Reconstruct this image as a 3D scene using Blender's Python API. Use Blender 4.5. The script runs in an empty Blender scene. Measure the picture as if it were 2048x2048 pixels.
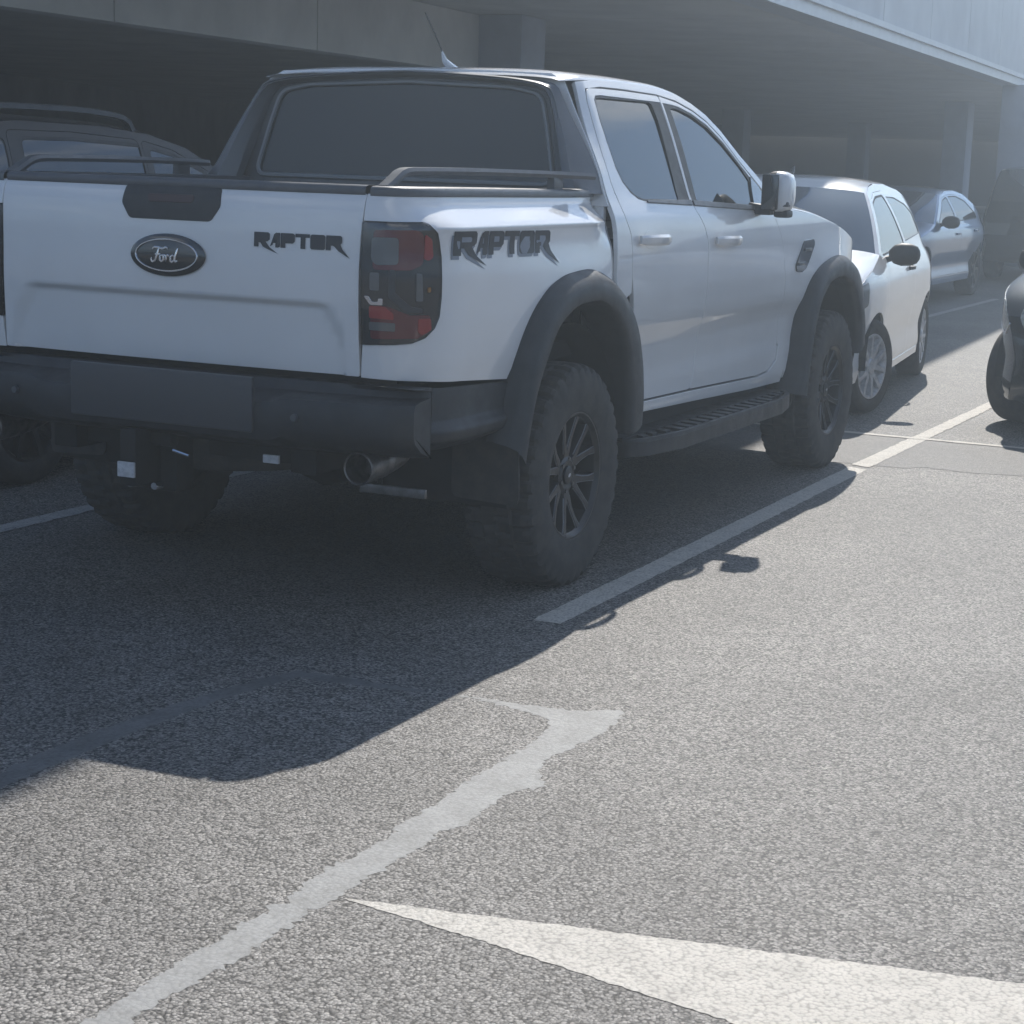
import bpy, bmesh, math, random
import numpy as np
from mathutils import Vector, Matrix
from mathutils.geometry import delaunay_2d_cdt

random.seed(7)
SC = bpy.context.scene
COL = SC.collection
R = math.radians

# ------------------------------------------------------------------ camera
cam_d = bpy.data.cameras.new('camera')
cam = bpy.data.objects.new('camera', cam_d)
COL.objects.link(cam)
SC.camera = cam
_yaw, _pitch, _roll = R(25.3646), R(10.6183), R(1.8247)
_d = Vector((-math.sin(_yaw) * math.cos(_pitch), math.cos(_yaw) * math.cos(_pitch), -math.sin(_pitch)))
_r = Vector((math.cos(_yaw), math.sin(_yaw), 0))
_u = _r.cross(_d)
_r2 = _r * math.cos(_roll) + _u * math.sin(_roll)
_u2 = _u * math.cos(_roll) - _r * math.sin(_roll)
M = Matrix((( _r2.x, _u2.x, -_d.x), (_r2.y, _u2.y, -_d.y), (_r2.z, _u2.z, -_d.z))).to_4x4()
M.translation = Vector((3.66485, -6.18525, 1.52452))
cam.matrix_world = M
cam_d.sensor_width = 36
cam_d.lens = 36 * 3768.68 / 2048
cam_d.clip_start = 0.05
cam_d.clip_end = 3000

# ------------------------------------------------------------------ sky, sun, exposure
SUN_K = Vector((0.275, -1.015, -1.0)).normalized()      # direction the sunlight travels
sun_el = math.asin(-SUN_K.z)
sun_az = math.atan2(-SUN_K.x, -SUN_K.y)                  # from +Y towards +X
world = bpy.data.worlds.new('World')
SC.world = world
world.use_nodes = True
wn, wl = world.node_tree.nodes, world.node_tree.links
for n in list(wn): wn.remove(n)
w_out = wn.new('ShaderNodeOutputWorld')
w_bg = wn.new('ShaderNodeBackground')
w_bg.inputs['Strength'].default_value = 0.122
sky = wn.new('ShaderNodeTexSky')
sky.sky_type = 'NISHITA'
sky.sun_disc = False
sky.sun_elevation = sun_el
sky.sun_rotation = sun_az
sky.air_density = 1.0
sky.dust_density = 0.0
sky.ozone_density = 2.5
sky.altitude = 1200
# scattered clouds, the same all round the dome
w_tc = wn.new('ShaderNodeTexCoord')
w_sep = wn.new('ShaderNodeSeparateXYZ'); wl.new(w_tc.outputs['Generated'], w_sep.inputs[0])
w_add = wn.new('ShaderNodeMath'); w_add.operation = 'ADD'; w_add.inputs[1].default_value = 0.12
w_abs = wn.new('ShaderNodeMath'); w_abs.operation = 'ABSOLUTE'
wl.new(w_sep.outputs['Z'], w_abs.inputs[0]); wl.new(w_abs.outputs[0], w_add.inputs[0])
w_div = wn.new('ShaderNodeVectorMath'); w_div.operation = 'DIVIDE'
w_cmb = wn.new('ShaderNodeCombineXYZ')
for k in range(3): wl.new(w_add.outputs[0], w_cmb.inputs[k])
wl.new(w_tc.outputs['Generated'], w_div.inputs[0]); wl.new(w_cmb.outputs[0], w_div.inputs[1])
w_noise = wn.new('ShaderNodeTexNoise')
w_noise.inputs['Scale'].default_value = 0.9
w_noise.inputs['Detail'].default_value = 7
w_noise.inputs['Roughness'].default_value = 0.66
w_noise.inputs['Distortion'].default_value = 0.6
w_map = wn.new('ShaderNodeMapping'); w_map.inputs['Location'].default_value = (3.1, 1.7, 0.4)
wl.new(w_div.outputs[0], w_map.inputs['Vector']); wl.new(w_map.outputs[0], w_noise.inputs['Vector'])
w_ramp = wn.new('ShaderNodeValToRGB')
w_ramp.color_ramp.elements[0].position = 0.52
w_ramp.color_ramp.elements[1].position = 0.63
wl.new(w_noise.outputs['Fac'], w_ramp.inputs[0])
w_mix = wn.new('ShaderNodeMix'); w_mix.data_type = 'RGBA'
w_mix.inputs['B'].default_value = (8.5, 8.8, 9.2, 1)
w_fac = wn.new('ShaderNodeMath'); w_fac.operation = 'MULTIPLY'; w_fac.inputs[1].default_value = 0.75
wl.new(w_ramp.outputs['Color'], w_fac.inputs[0])
wl.new(w_fac.outputs[0], w_mix.inputs['Factor'])
wl.new(sky.outputs[0], w_mix.inputs['A'])
wl.new(w_mix.outputs['Result'], w_bg.inputs['Color'])
wl.new(w_bg.outputs[0], w_out.inputs['Surface'])

sun_d = bpy.data.lights.new('sun', 'SUN')
sun_d.energy = 4.7
sun_d.angle = R(0.53)
sun_d.color = (1.0, 0.95, 0.88)
sun = bpy.data.objects.new('sun', sun_d)
COL.objects.link(sun)
sun.location = (-20, 60, 60)
sun.rotation_euler = SUN_K.to_track_quat('-Z', 'Y').to_euler()

SC.view_settings.view_transform = 'Standard'
SC.view_settings.look = 'None'
SC.view_settings.exposure = 0.38
SC.view_settings.gamma = 1
SC.view_settings.use_curve_mapping = False
SC.cycles.use_denoising = True
SC.cycles.max_bounces = 6
SC.cycles.diffuse_bounces = 3
SC.cycles.glossy_bounces = 3
SC.cycles.use_adaptive_sampling = True
SC.cycles.adaptive_threshold = 0.03
SC.cycles.adaptive_min_samples = 16
SC.cycles.transparent_max_bounces = 8
SC.cycles.sample_clamp_indirect = 6
SC.cycles.volume_bounces = 0

# ------------------------------------------------------------------ helpers: materials
def material(name, base=(0.5, 0.5, 0.5), rough=0.5, metal=0.0, coat=0.0, coat_rough=0.03, spec=0.5, ior=1.5, var=0.0, var_scale=8.0, bump=0.0, bump_scale=200.0, rough_var=0.0, col2=None):
    m = bpy.data.materials.new(name)
    m.use_nodes = True
    nt = m.node_tree
    b = nt.nodes['Principled BSDF']
    b.inputs['Base Color'].default_value = (*base, 1)
    b.inputs['Roughness'].default_value = rough
    b.inputs['Metallic'].default_value = metal
    b.inputs['Coat Weight'].default_value = coat
    b.inputs['Coat Roughness'].default_value = coat_rough
    b.inputs['Specular IOR Level'].default_value = spec
    b.inputs['IOR'].default_value = ior
    tc = nt.nodes.new('ShaderNodeTexCoord')
    if var > 0 or rough_var > 0:
        no = nt.nodes.new('ShaderNodeTexNoise')
        no.inputs['Scale'].default_value = var_scale
        no.inputs['Detail'].default_value = 6
        no.inputs['Roughness'].default_value = 0.62
        nt.links.new(tc.outputs['Object'], no.inputs['Vector'])
        if var > 0:
            mx = nt.nodes.new('ShaderNodeMix'); mx.data_type = 'RGBA'
            c2 = col2 if col2 else tuple(c * (1 - var) for c in base)
            mx.inputs['A'].default_value = (*base, 1)
            mx.inputs['B'].default_value = (*c2, 1)
            rp = nt.nodes.new('ShaderNodeMapRange')
            rp.inputs['From Min'].default_value = 0.38; rp.inputs['From Max'].default_value = 0.66
            nt.links.new(no.outputs['Fac'], rp.inputs['Value'])
            nt.links.new(rp.outputs[0], mx.inputs['Factor'])
            nt.links.new(mx.outputs['Result'], b.inputs['Base Color'])
        if rough_var > 0:
            rp = nt.nodes.new('ShaderNodeMapRange')
            rp.inputs['From Min'].default_value = 0.3; rp.inputs['From Max'].default_value = 0.7
            rp.inputs['To Min'].default_value = max(0, rough - rough_var); rp.inputs['To Max'].default_value = rough + rough_var
            nt.links.new(no.outputs['Fac'], rp.inputs['Value'])
            nt.links.new(rp.outputs[0], b.inputs['Roughness'])
    if bump > 0:
        n2 = nt.nodes.new('ShaderNodeTexNoise')
        n2.inputs['Scale'].default_value = bump_scale
        n2.inputs['Detail'].default_value = 3
        nt.links.new(tc.outputs['Object'], n2.inputs['Vector'])
        bp_ = nt.nodes.new('ShaderNodeBump')
        bp_.inputs['Strength'].default_value = bump
        bp_.inputs['Distance'].default_value = 0.002
        nt.links.new(n2.outputs['Fac'], bp_.inputs['Height'])
        nt.links.new(bp_.outputs[0], b.inputs['Normal'])
    return m

MAT = dict(
    white=material('white_car_paint', (0.74, 0.735, 0.725), 0.28, coat=1.0, coat_rough=0.006, var=0.06, var_scale=2.5),
    plastic=material('textured_black_plastic', (0.023, 0.025, 0.028), 0.52, var=0.25, var_scale=14, bump=0.25, bump_scale=900, rough_var=0.08),
    satin=material('satin_grey_plastic', (0.085, 0.09, 0.098), 0.38, var=0.15, var_scale=20, rough_var=0.06),
    gloss=material('gloss_black', (0.012, 0.012, 0.014), 0.12, coat=1.0),
    dark=material('underbody_black', (0.012, 0.012, 0.013), 0.8, var=0.4, var_scale=9),
    rubber=material('tyre_rubber', (0.030, 0.029, 0.028), 0.85, var=0.5, var_scale=16, col2=(0.055, 0.051, 0.046), bump=0.3, bump_scale=260),
    rim=material('black_alloy', (0.012, 0.012, 0.013), 0.42, coat=0.15, coat_rough=.2, rough_var=0.08, var=0.3, var_scale=30),
    rim_edge=material('machined_edge', (0.16, 0.168, 0.18), 0.4, metal=0.5),
    glass=material('tinted_glass', (0.010, 0.013, 0.015), 0.012, spec=0.9, ior=1.55),
    rear_glass=material('privacy_glass', (0.014, 0.017, 0.019), 0.24, spec=0.6, ior=1.5),
    hoop=material('dark_grey_metallic', (0.12, 0.128, 0.14), 0.34, metal=0.2, var=0.08, var_scale=12),
    screen=material('windscreen_glass', (0.035, 0.045, 0.055), 0.03, spec=1.0, ior=1.6, coat=.6),
    chrome=material('chrome', (0.75, 0.76, 0.78), 0.12, metal=1.0),
    steel=material('dull_steel', (0.20, 0.19, 0.185), 0.48, metal=0.9, var=0.4, var_scale=25, rough_var=0.12),
    decal=material('dark_decal', (0.022, 0.026, 0.034), 0.4),
    decal2=material('grey_decal', (0.20, 0.225, 0.27), 0.4),
    red=material('red_lens', (0.52, 0.020, 0.024), 0.12, coat=1.0),
    red_dark=material('smoked_red_lens', (0.20, 0.014, 0.020), 0.10, coat=1.0),
    lens_grey=material('grey_reflector', (0.20, 0.21, 0.21), 0.22, coat=1.0),
    lens_dark=material('smoked_lens', (0.018, 0.020, 0.022), 0.10, coat=1.0),
    amber=material('amber_lens', (0.60, 0.28, 0.04), 0.2, coat=1.0),
    brake=material('dark_red_lens', (0.035, 0.011, 0.013), 0.35),
    plate=material('blank_plate', (0.055, 0.057, 0.062), 0.45),
    sticker=material('white_sticker', (0.55, 0.55, 0.56), 0.5, var=0.3, var_scale=60),
)
def glass_cover():
    m = bpy.data.materials.new('clear_lens_cover'); m.use_nodes = True
    nt = m.node_tree
    for n in list(nt.nodes): nt.nodes.remove(n)
    o = nt.nodes.new('ShaderNodeOutputMaterial')
    mx = nt.nodes.new('ShaderNodeMixShader')
    t = nt.nodes.new('ShaderNodeBsdfTransparent'); t.inputs[0].default_value = (0.95, 0.94, 0.95, 1)
    g = nt.nodes.new('ShaderNodeBsdfGlossy'); g.inputs['Roughness'].default_value = 0.02
    f = nt.nodes.new('ShaderNodeFresnel'); f.inputs[0].default_value = 1.5
    nt.links.new(f.outputs[0], mx.inputs[0]); nt.links.new(t.outputs[0], mx.inputs[1]); nt.links.new(g.outputs[0], mx.inputs[2])
    nt.links.new(mx.outputs[0], o.inputs[0])
    return m
MAT['cover'] = glass_cover()

# ------------------------------------------------------------------ helpers: objects
def link(name, me, mat, parent=None, loc=None, rot=None):
    o = bpy.data.objects.new(name, me)
    COL.objects.link(o)
    if mat is not None and len(me.materials) == 0:
        me.materials.append(MAT[mat] if isinstance(mat, str) else mat)
    if parent is not None: o.parent = parent
    if loc is not None: o.location = loc
    if rot is not None: o.rotation_euler = rot
    return o
def thing(name, label, cat, loc=(0, 0, 0), rz=0.0, group=None):
    o = bpy.data.objects.new(name, None)
    COL.objects.link(o)
    o.empty_display_size = 0.2
    o.location = loc; o.rotation_euler = (0, 0, rz)
    o['label'] = label; o['category'] = cat
    if group: o['group'] = group
    return o
def tag(o, label=None, cat=None, group=None, kind=None):
    if label: o['label'] = label
    if cat: o['category'] = cat
    if group: o['group'] = group
    if kind: o['kind'] = kind
    return o
def mesh(name, vs, fs, mat, parent=None, smooth=True, angle=38, mirror=False, loc=None, rot=None):
    if mirror:
        vs = [(-v[0], v[1], v[2]) for v in vs]; fs = [tuple(reversed(f)) for f in fs]
    me = bpy.data.meshes.new(name)
    me.from_pydata([tuple(v) for v in vs], [], fs)
    me.validate()
    if smooth:
        for p in me.polygons: p.use_smooth = True
        if angle: me.set_sharp_from_angle(angle=R(angle))
    me.update()
    return link(name, me, mat, parent, loc, rot)

class MB:
    """collects simple solids into one mesh"""
    def __init__(self): self.v, self.f = [], []
    def add(self, vs, fs):
        b = len(self.v); self.v += [tuple(v) for v in vs]; self.f += [tuple(i + b for i in f) for f in fs]; return self
    def box(self, x0, x1, y0, y1, z0, z1, bev=0.0, mtx=None):
        if bev <= 0:
            vs = [(x, y, z) for x in (x0, x1) for y in (y0, y1) for z in (z0, z1)]
            fs = [(0, 1, 3, 2), (4, 6, 7, 5), (0, 4, 5, 1), (2, 3, 7, 6), (0, 2, 6, 4), (1, 5, 7, 3)]
        else:
            bm = bmesh.new(); bmesh.ops.create_cube(bm, size=1)
            for v in bm.verts: v.co = Vector(((x0 + x1) / 2 + v.co.x * (x1 - x0), (y0 + y1) / 2 + v.co.y * (y1 - y0), (z0 + z1) / 2 + v.co.z * (z1 - z0)))
            bmesh.ops.bevel(bm, geom=list(bm.edges), offset=bev, segments=2, affect='EDGES', profile=0.6)
            bm.verts.ensure_lookup_table(); bm.verts.index_update()
            vs = [tuple(v.co) for v in bm.verts]; fs = [tuple(v.index for v in f.verts) for f in bm.faces]; bm.free()
        if mtx is not None: vs = [tuple(mtx @ Vector(v)) for v in vs]
        return self.add(vs, fs)
    def sweep(self, path, section, up=(0, 0, 1), closed=False, cap=True, scale=None):
        """section: list of (a,b): a along side vector, b along up"""
        n, k = len(path), len(section); path = [Vector(p) for p in path]; vs = []
        upv = Vector(up)
        for i, p in enumerate(path):
            if closed: t = path[(i + 1) % n] - path[i - 1]
            else: t = path[min(i + 1, n - 1)] - path[max(i - 1, 0)]
            t.normalize(); s = t.cross(upv)
            if s.length < 1e-4: s = t.cross(Vector((1, 0, 0)))
            s.normalize(); w = s.cross(t)
            sc = scale[i] if scale else 1
            for a, b in section: vs.append(p + s * (a * sc) + w * (b * sc))
        fs = []
        for i in range(n if closed else n - 1):
            j = (i + 1) % n
            for q in range(k):
                r = (q + 1) % k
                fs.append((i * k + q, j * k + q, j * k + r, i * k + r))
        if cap and not closed:
            fs.append(tuple(range(k))); fs.append(tuple(reversed(range((n - 1) * k, n * k))))
        return self.add(vs, fs)
    def tube(self, path, r, seg=10, scale=None):
        return self.sweep(path, [(r * math.cos(2 * math.pi * i / seg), r * math.sin(2 * math.pi * i / seg)) for i in range(seg)], scale=scale)
    def lathe(self, prof, seg=40, axis='x', c=(0, 0, 0), closed=False):
        """prof: (axial, radius)"""
        vs, fs = [], []; k = len(prof)
        for i in range(seg):
            a = 2 * math.pi * i / seg; ca, sa = math.cos(a), math.sin(a)
            for (h, r) in prof:
                p = {'x': (h, r * ca, r * sa), 'y': (r * sa, h, r * ca), 'z': (r * ca, r * sa, h)}[axis]
                vs.append((p[0] + c[0], p[1] + c[1], p[2] + c[2]))
        for i in range(seg):
            j = (i + 1) % seg
            for q in range(k if closed else k - 1):
                r = (q + 1) % k
                fs.append((i * k + q, i * k + r, j * k + r, j * k + q))
        return self.add(vs, fs)
    def prism(self, poly, d0, d1, axis='x'):
        """polygon extruded along an axis; poly in the two other axes"""
        n = len(poly); vs = []
        for d in (d0, d1):
            for a, b in poly: vs.append({'x': (d, a, b), 'y': (a, d, b), 'z': (a, b, d)}[axis])
        fs = [tuple(reversed(range(n))), tuple(range(n, 2 * n))]
        fs += [(i, (i + 1) % n, n + (i + 1) % n, n + i) for i in range(n)]
        return self.add(vs, fs)
    def build(self, name, mat, parent=None, mirror=False, smooth=True, angle=38, recalc=True, loc=None, rot=None):
        o = mesh(name, self.v, self.f, mat, parent, smooth, angle, mirror, loc, rot)
        if recalc:
            bm = bmesh.new(); bm.from_mesh(o.data); bmesh.ops.recalc_face_normals(bm, faces=list(bm.faces)); bm.to_mesh(o.data); bm.free()
            if smooth and angle: o.data.set_sharp_from_angle(angle=R(angle))
        return o

def lerp_tab(t, x):
    n = len(t)
    if x <= t[0][0]: return t[0][1]
    if x >= t[-1][0]: return t[-1][1]
    for i in range(n - 1):
        if x <= t[i + 1][0]: break
    d = lambda k: (t[k + 1][1] - t[k][1]) / (t[k + 1][0] - t[k][0])
    def m(k):
        if k == 0: return d(0)
        if k == n - 1: return d(n - 2)
        a, b = d(k - 1), d(k)
        return 0 if a * b <= 0 else 2 * a * b / (a + b)
    x0, y0 = t[i]; x1, y1 = t[i + 1]; h = x1 - x0; s = (x - x0) / h
    return (1 + 2 * s) * (1 - s) ** 2 * y0 + s * (1 - s) ** 2 * h * m(i) + s * s * (3 - 2 * s) * y1 + s * s * (s - 1) * h * m(i + 1)
def ss(a, b, x):
    t = min(1, max(0, (x - a) / (b - a))); return t * t * (3 - 2 * t)
def fillet(loop, r, seg=5):
    """round the corners of a closed polygon"""
    out = []; n = len(loop)
    for i in range(n):
        p = Vector(loop[i]); a = Vector(loop[i - 1]) - p; b = Vector(loop[(i + 1) % n]) - p
        la, lb = a.length, b.length
        if la < 1e-6 or lb < 1e-6: continue
        ang = a.angle(b)
        if ang > 2.75: out.append(tuple(p)); continue
        q = min(r, la * 0.45, lb * 0.45)
        A, B = p + a / la * q, p + b / lb * q
        for k in range(seg + 1):
            t = k / seg
            out.append(tuple(A * (1 - t) ** 2 + p * (2 * t * (1 - t)) + B * t * t))
    return out
def dens(loop, step):
    out = []; n = len(loop)
    for i in range(n):
        a, b = loop[i], loop[(i + 1) % n]; L = math.hypot(a[0] - b[0], a[1] - b[1])
        if L < 1e-5: continue
        k = max(1, int(math.ceil(L / step)))
        for j in range(k): out.append((a[0] + (b[0] - a[0]) * j / k, a[1] + (b[1] - a[1]) * j / k))
    return out
def pip(pts, poly):
    x, y = pts[:, 0], pts[:, 1]; c = np.zeros(len(pts), bool)
    P_ = np.array(poly); q = np.roll(P_, 1, 0)
    for (x1, y1), (x2, y2) in zip(P_, q):
        if y1 == y2: continue
        m = ((y1 > y) != (y2 > y)) & (x < (x2 - x1) * (y - y1) / (y2 - y1) + x1)
        c ^= m
    return c
def area(l): return 0.5 * sum(l[i - 1][0] * l[i][1] - l[i][0] * l[i - 1][1] for i in range(len(l)))
def triangulate(loops, su, sz):
    """loops: first outer, rest holes -> 2d points, triangles, list of boundary index loops"""
    pts = []; edges = []; bl = []
    for lp in loops:
        b = len(pts); n = len(lp); pts += lp
        edges += [(b + i, b + (i + 1) % n) for i in range(n)]; bl.append(list(range(b, b + n)))
    A = np.array(loops[0]); lo, hi = A.min(0), A.max(0)
    if su and hi[0] - lo[0] > su * 0.8 and hi[1] - lo[1] > sz * 0.8:
        gu = np.arange(lo[0] + su / 2, hi[0], su); gz = np.arange(lo[1] + sz / 2, hi[1], sz)
        G = np.array([(a + (1e-4 if j % 2 else 0), b) for j, b in enumerate(gz) for a in gu])
        keep = pip(G, loops[0])
        for h in loops[1:]: keep &= ~pip(G, h)
        G = G[keep]
        if len(G):
            Bp = np.array(pts); S = np.array([1 / su, 1 / sz]); ok = np.ones(len(G), bool)
            for i in range(0, len(G), 400):
                d = ((G[i:i + 400, None, :] - Bp[None]) * S); ok[i:i + 400] = (d ** 2).sum(2).min(1) > 0.16
            pts = pts + [tuple(g) for g in G[ok]]
    r = delaunay_2d_cdt([Vector(p) for p in pts], edges, [], 0, 1e-7)
    V2, F = r[0], r[2]; orig = r[3]
    mp = {}
    for i, o in enumerate(orig):
        for k in o: mp[k] = i
    V2 = [(v.x, v.y) for v in V2]
    cen = np.array([[sum(V2[i][0] for i in f) / 3, sum(V2[i][1] for i in f) / 3] for f in F])
    k = pip(cen, loops[0])
    for h in loops[1:]: k &= ~pip(cen, h)
    F = [f for f, q in zip(F, k) if q]
    F = [f if area([V2[i] for i in f]) > 0 else tuple(reversed(f)) for f in F]
    bl = [[mp[i] for i in l] for l in bl]
    return V2, F, bl
def panel(name, parent, mat, outline, surf, holes=(), depth=0.016, su=0.05, sz=0.02, lift=0.0, bstep=0.022, mirror=False, edge_mat=None, both=False):
    """a trimmed piece of the surface surf(u, z), with its edge turned inwards"""
    loops = [dens(outline, bstep)] + [dens(h, bstep) for h in holes]
    if area(loops[0]) < 0: loops[0].reverse()
    for h in loops[1:]:
        if area(h) > 0: h.reverse()
    V2, F, bl = triangulate(loops, su, sz)
    e = 1e-3; vs = []; ns = []
    for (u, z) in V2:
        p = Vector(surf(u, z)); a = Vector(surf(u + e, z)) - Vector(surf(u - e, z)); b = Vector(surf(u, z + e)) - Vector(surf(u, z - e))
        nn = a.cross(b)
        nn = nn.normalized() if nn.length > 1e-12 else Vector((1, 0, 0))
        vs.append(p + nn * lift); ns.append(nn)
    fs = [tuple(f) for f in F]; nv = len(V2)
    for li, l in enumerate(bl):
        n = len(l)
        for i in range(n):
            a, b = l[i], l[(i + 1) % n]
            if a == b: continue
            k = len(vs)
            t = vs[b] - vs[a]
            en = t.cross(ns[a]); en = en.normalized() if en.length > 1e-9 else ns[a]
            # small rounding of the edge: first a bevel strip then the flange
            mid = (en + ns[a]).normalized()
            bv = 0.0022
            vs += [vs[a], vs[b], vs[b] + en * bv * 0.6 - ns[b] * bv, vs[a] + en * bv * 0.6 - ns[a] * bv]
            ns += [ns[a], ns[b], en, en]
            fs.append((k, k + 3, k + 2, k + 1) if True else None)
            k2 = len(vs)
            vs += [vs[k + 3], vs[k + 2], vs[k + 2] - ns[b] * depth, vs[k + 3] - ns[a] * depth]
            ns += [en, en, en, en]
            fs.append((k2, k2 + 3, k2 + 2, k2 + 1))
    if mirror:
        vs = [(-v.x, v.y, v.z) for v in vs]; ns = [(-n.x, n.y, n.z) for n in ns]; fs = [tuple(reversed(f)) for f in fs]
    me = bpy.data.meshes.new(name)
    me.from_pydata([tuple(v) for v in vs], [], fs)
    for p in me.polygons: p.use_smooth = True
    me.update()
    me.normals_split_custom_set_from_vertices([tuple(n) for n in ns])
    return link(name, me, mat, parent)
def pair(fn):
    """run a builder for the right and the left side"""
    return [fn(False), fn(True)]
def loft(name, parent, mat, rows, closed=False, mirror=False, angle=60, thick=0):
    n, k = len(rows), len(rows[0]); vs = [tuple(p) for r in rows for p in r]; fs = []
    for i in range(n - 1):
        for j in range(k - 1):
            a, b, c, d = i * k + j, i * k + j + 1, (i + 1) * k + j + 1, (i + 1) * k + j
            fs.append((a, b, c, d))
    return mesh(name, vs, fs, mat, parent, True, angle, mirror)
def tvals(n): return [math.sin(math.pi / 2 * (2 * i / (n - 1) - 1)) for i in range(n)]
def resample(pts, n):
    P_ = [Vector(p) for p in pts]; L = [0]
    for a, b in zip(P_, P_[1:]): L.append(L[-1] + (b - a).length)
    tab = [[(l, p[k]) for l, p in zip(L, P_)] for k in range(len(P_[0]))]
    return [tuple(lerp_tab(t, L[-1] * i / (n - 1)) for t in tab) for i in range(n)]

# =================================================================== PICKUP TRUCK
# truck frame: +Y forward, +X its right side, origin under the rear axle
BX, CY, CX, RY, CU, NE = 0.93, -0.80, 0.70, -1.09, -1.20, 2.3
def base(u):
    if u >= CY: return BX, u, 1.0, 0.0
    if u > CU:
        a = (CY - u) / (CY - CU) * math.pi / 2; c, s = max(math.cos(a), 0), max(math.sin(a), 0); e = 2 / NE
        x = CX + (BX - CX) * c ** e; y = CY - (CY - RY) * s ** e
        nx = c ** (2 - e) / (BX - CX); ny = -s ** (2 - e) / (CY - RY); l = math.hypot(nx, ny)
        return x, y, nx / l, ny / l
    x = CX - (CU - u)
    return x, RY - 0.022 * (1 - (x / CX) ** 2), 0.0, -1.0
BEDP = [(.60, -.03), (.78, -.018), (.90, -.004), (1.02, .0), (1.14, .0), (1.23, -.004), (1.285, .0), (1.302, .003), (1.314, -.008), (1.336, -.036), (1.358, -.064), (1.371, -.077), (1.385, -.084), (1.41, -.088)]
GATEP = [(.80, -.020), (.84, -.010), (.95, -.002), (1.10, .004), (1.25, .0), (1.34, -.008), (1.38, -.018), (1.41, -.035)]
CABP = [(.48, -.045), (.56, -.030), (.64, -.031), (.72, -.036), (.80, -.033), (.85, -.022), (.90, -.006), (.95, .0), (1.04, .004), (1.16, .004), (1.25, -.002), (1.31, -.013), (1.355, -.032), (1.39, -.049), (1.50, -.093), (1.62, -.141), (1.74, -.193), (1.80, -.222), (1.86, -.258)]
def off_bed(u, z):
    w = ss(-1.22, -0.86, u)
    o = lerp_tab(BEDP, z) * w + lerp_tab(GATEP, z) * (1 - w)
    o += 0.022 * math.exp(-(u / .42) ** 2) * ss(1.30, 1.05, z)
    o -= 0.018 * ss(.36, .44, u) + .034 * ss(.20, .42, u) * ss(1.20, 1.31, z) * ss(1.42, 1.32, z)
    if u < -1.25:
        x = CX - (CU - u)
        m = ss(.61, .54, abs(x) - max(0, 1.06 - z) * .62)
        o -= 0.017 * m * ss(1.068, 1.040, z)
    return o
def off_cab(y, z):
    o = lerp_tab(CABP, z) + lerp_tab([(2.3, 0), (3.4, 0), (3.75, -.03), (4.0, -.10), (4.2, -.2)], y)
    o -= .045 * ss(.60, .42, y) * ss(1.45, 1.80, z)
    return o + 0.03 * math.exp(-((y - 3.27) / .42) ** 2) * ss(1.22, 1.0, z)
def bed(u, z):
    x, y, nx, ny = base(u); o = off_bed(u, z); return (x + nx * o, y + ny * o, z)
def cab(y, z): return (BX + off_cab(y, z), y, z)
def cabglass(y, z): p = cab(y, z); return (p[0] - .006 * ss(1.30, 1.80, z), y, z)
def lean(pts): return [(y + lerp_tab([(1.36, 0), (1.45, .020), (1.55, .043), (1.65, .065), (1.77, .082), (1.83, .090)], z), z) for y, z in pts]
def gate(x, z):
    p = bed(CU - (CX - min(abs(x), CX)), z); return (math.copysign(p[0], x) if abs(x) < CX else x, p[1], z)

truck = thing('pickup_truck', 'large white double cab pickup truck with black wheel arch flares, seen from behind', 'pickup truck')

# ---- bed sides with the notch for the tail lights
LIGHT = [(-1.195, 1.318), (-0.984, 1.319), (-0.966, 1.312), (-0.938, 1.29), (-0.929, 1.261), (-0.92, 1.216), (-0.919, 1.152), (-0.919, 1.088), (-0.925, 1.03), (-0.942, 0.995), (-0.976, 0.966), (-1.021, 0.951), (-1.079, 0.946), (-1.191, 0.942)]
def grow(loop, d):
    out = []; n = len(loop); sg = 1 if area(loop) > 0 else -1
    for i in range(n):
        p = Vector(loop[i]); a = (p - Vector(loop[i - 1])); b = (Vector(loop[(i + 1) % n]) - p)
        a.normalize(); b.normalize(); t = (a + b)
        if t.length < 1e-6: t = a
        t.normalize(); out.append((p.x + t.y * d * sg, p.y - t.x * d * sg))
    return out
LG = grow(LIGHT, 0.004)
bed_out = [(-1.196, .836), (-.966, .828), (-.77, .814), (-.47, .793), (-.42, .866), (-.36, .95), (-.28, 1.03), (-.17, 1.088), (-.042, 1.118), (.129, 1.128), (.27, 1.105), (.415, 1.04),
           (.428, 1.10), (.428, 1.33), (.424, 1.395), (-.60, 1.398), (-1.02, 1.4035), (-1.194, 1.404), (-1.193, 1.323)] + LG[1:-1] + [(-1.19, .938)]
def _bed(mir):
    o = panel('bed_side', truck, 'white', bed_out, bed, su=0.035, sz=0.008, mirror=mir)
    return o
bed_sides = pair(_bed)
# ---- tailgate
gate_out = fillet([(-.700, .838), (.700, .838), (.699, .95), (.698, 1.18), (.701, 1.27), (.705, 1.34), (.705, 1.404), (-.705, 1.404), (-.705, 1.34), (-.701, 1.27), (-.698, 1.18), (-.699, .95)], .006, 2)
tailgate = panel('tailgate', truck, 'white', gate_out, gate, su=0.025, sz=0.008)
# latch plate
lat = fillet([(-.185, 1.402), (.185, 1.402), (.192, 1.345), (.158, 1.297), (-.158, 1.297), (-.192, 1.345)], .012, 4)
panel('latch_plate', tailgate, 'plastic', lat, gate, lift=0.004, depth=.006, su=.04, sz=.02)
panel('brake_light', tailgate, 'brake', fillet([(-.09, 1.375), (.09, 1.375), (.085, 1.352), (-.085, 1.352)], .008, 3), gate, lift=0.0065, depth=.003, su=.03, sz=.02)
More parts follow.
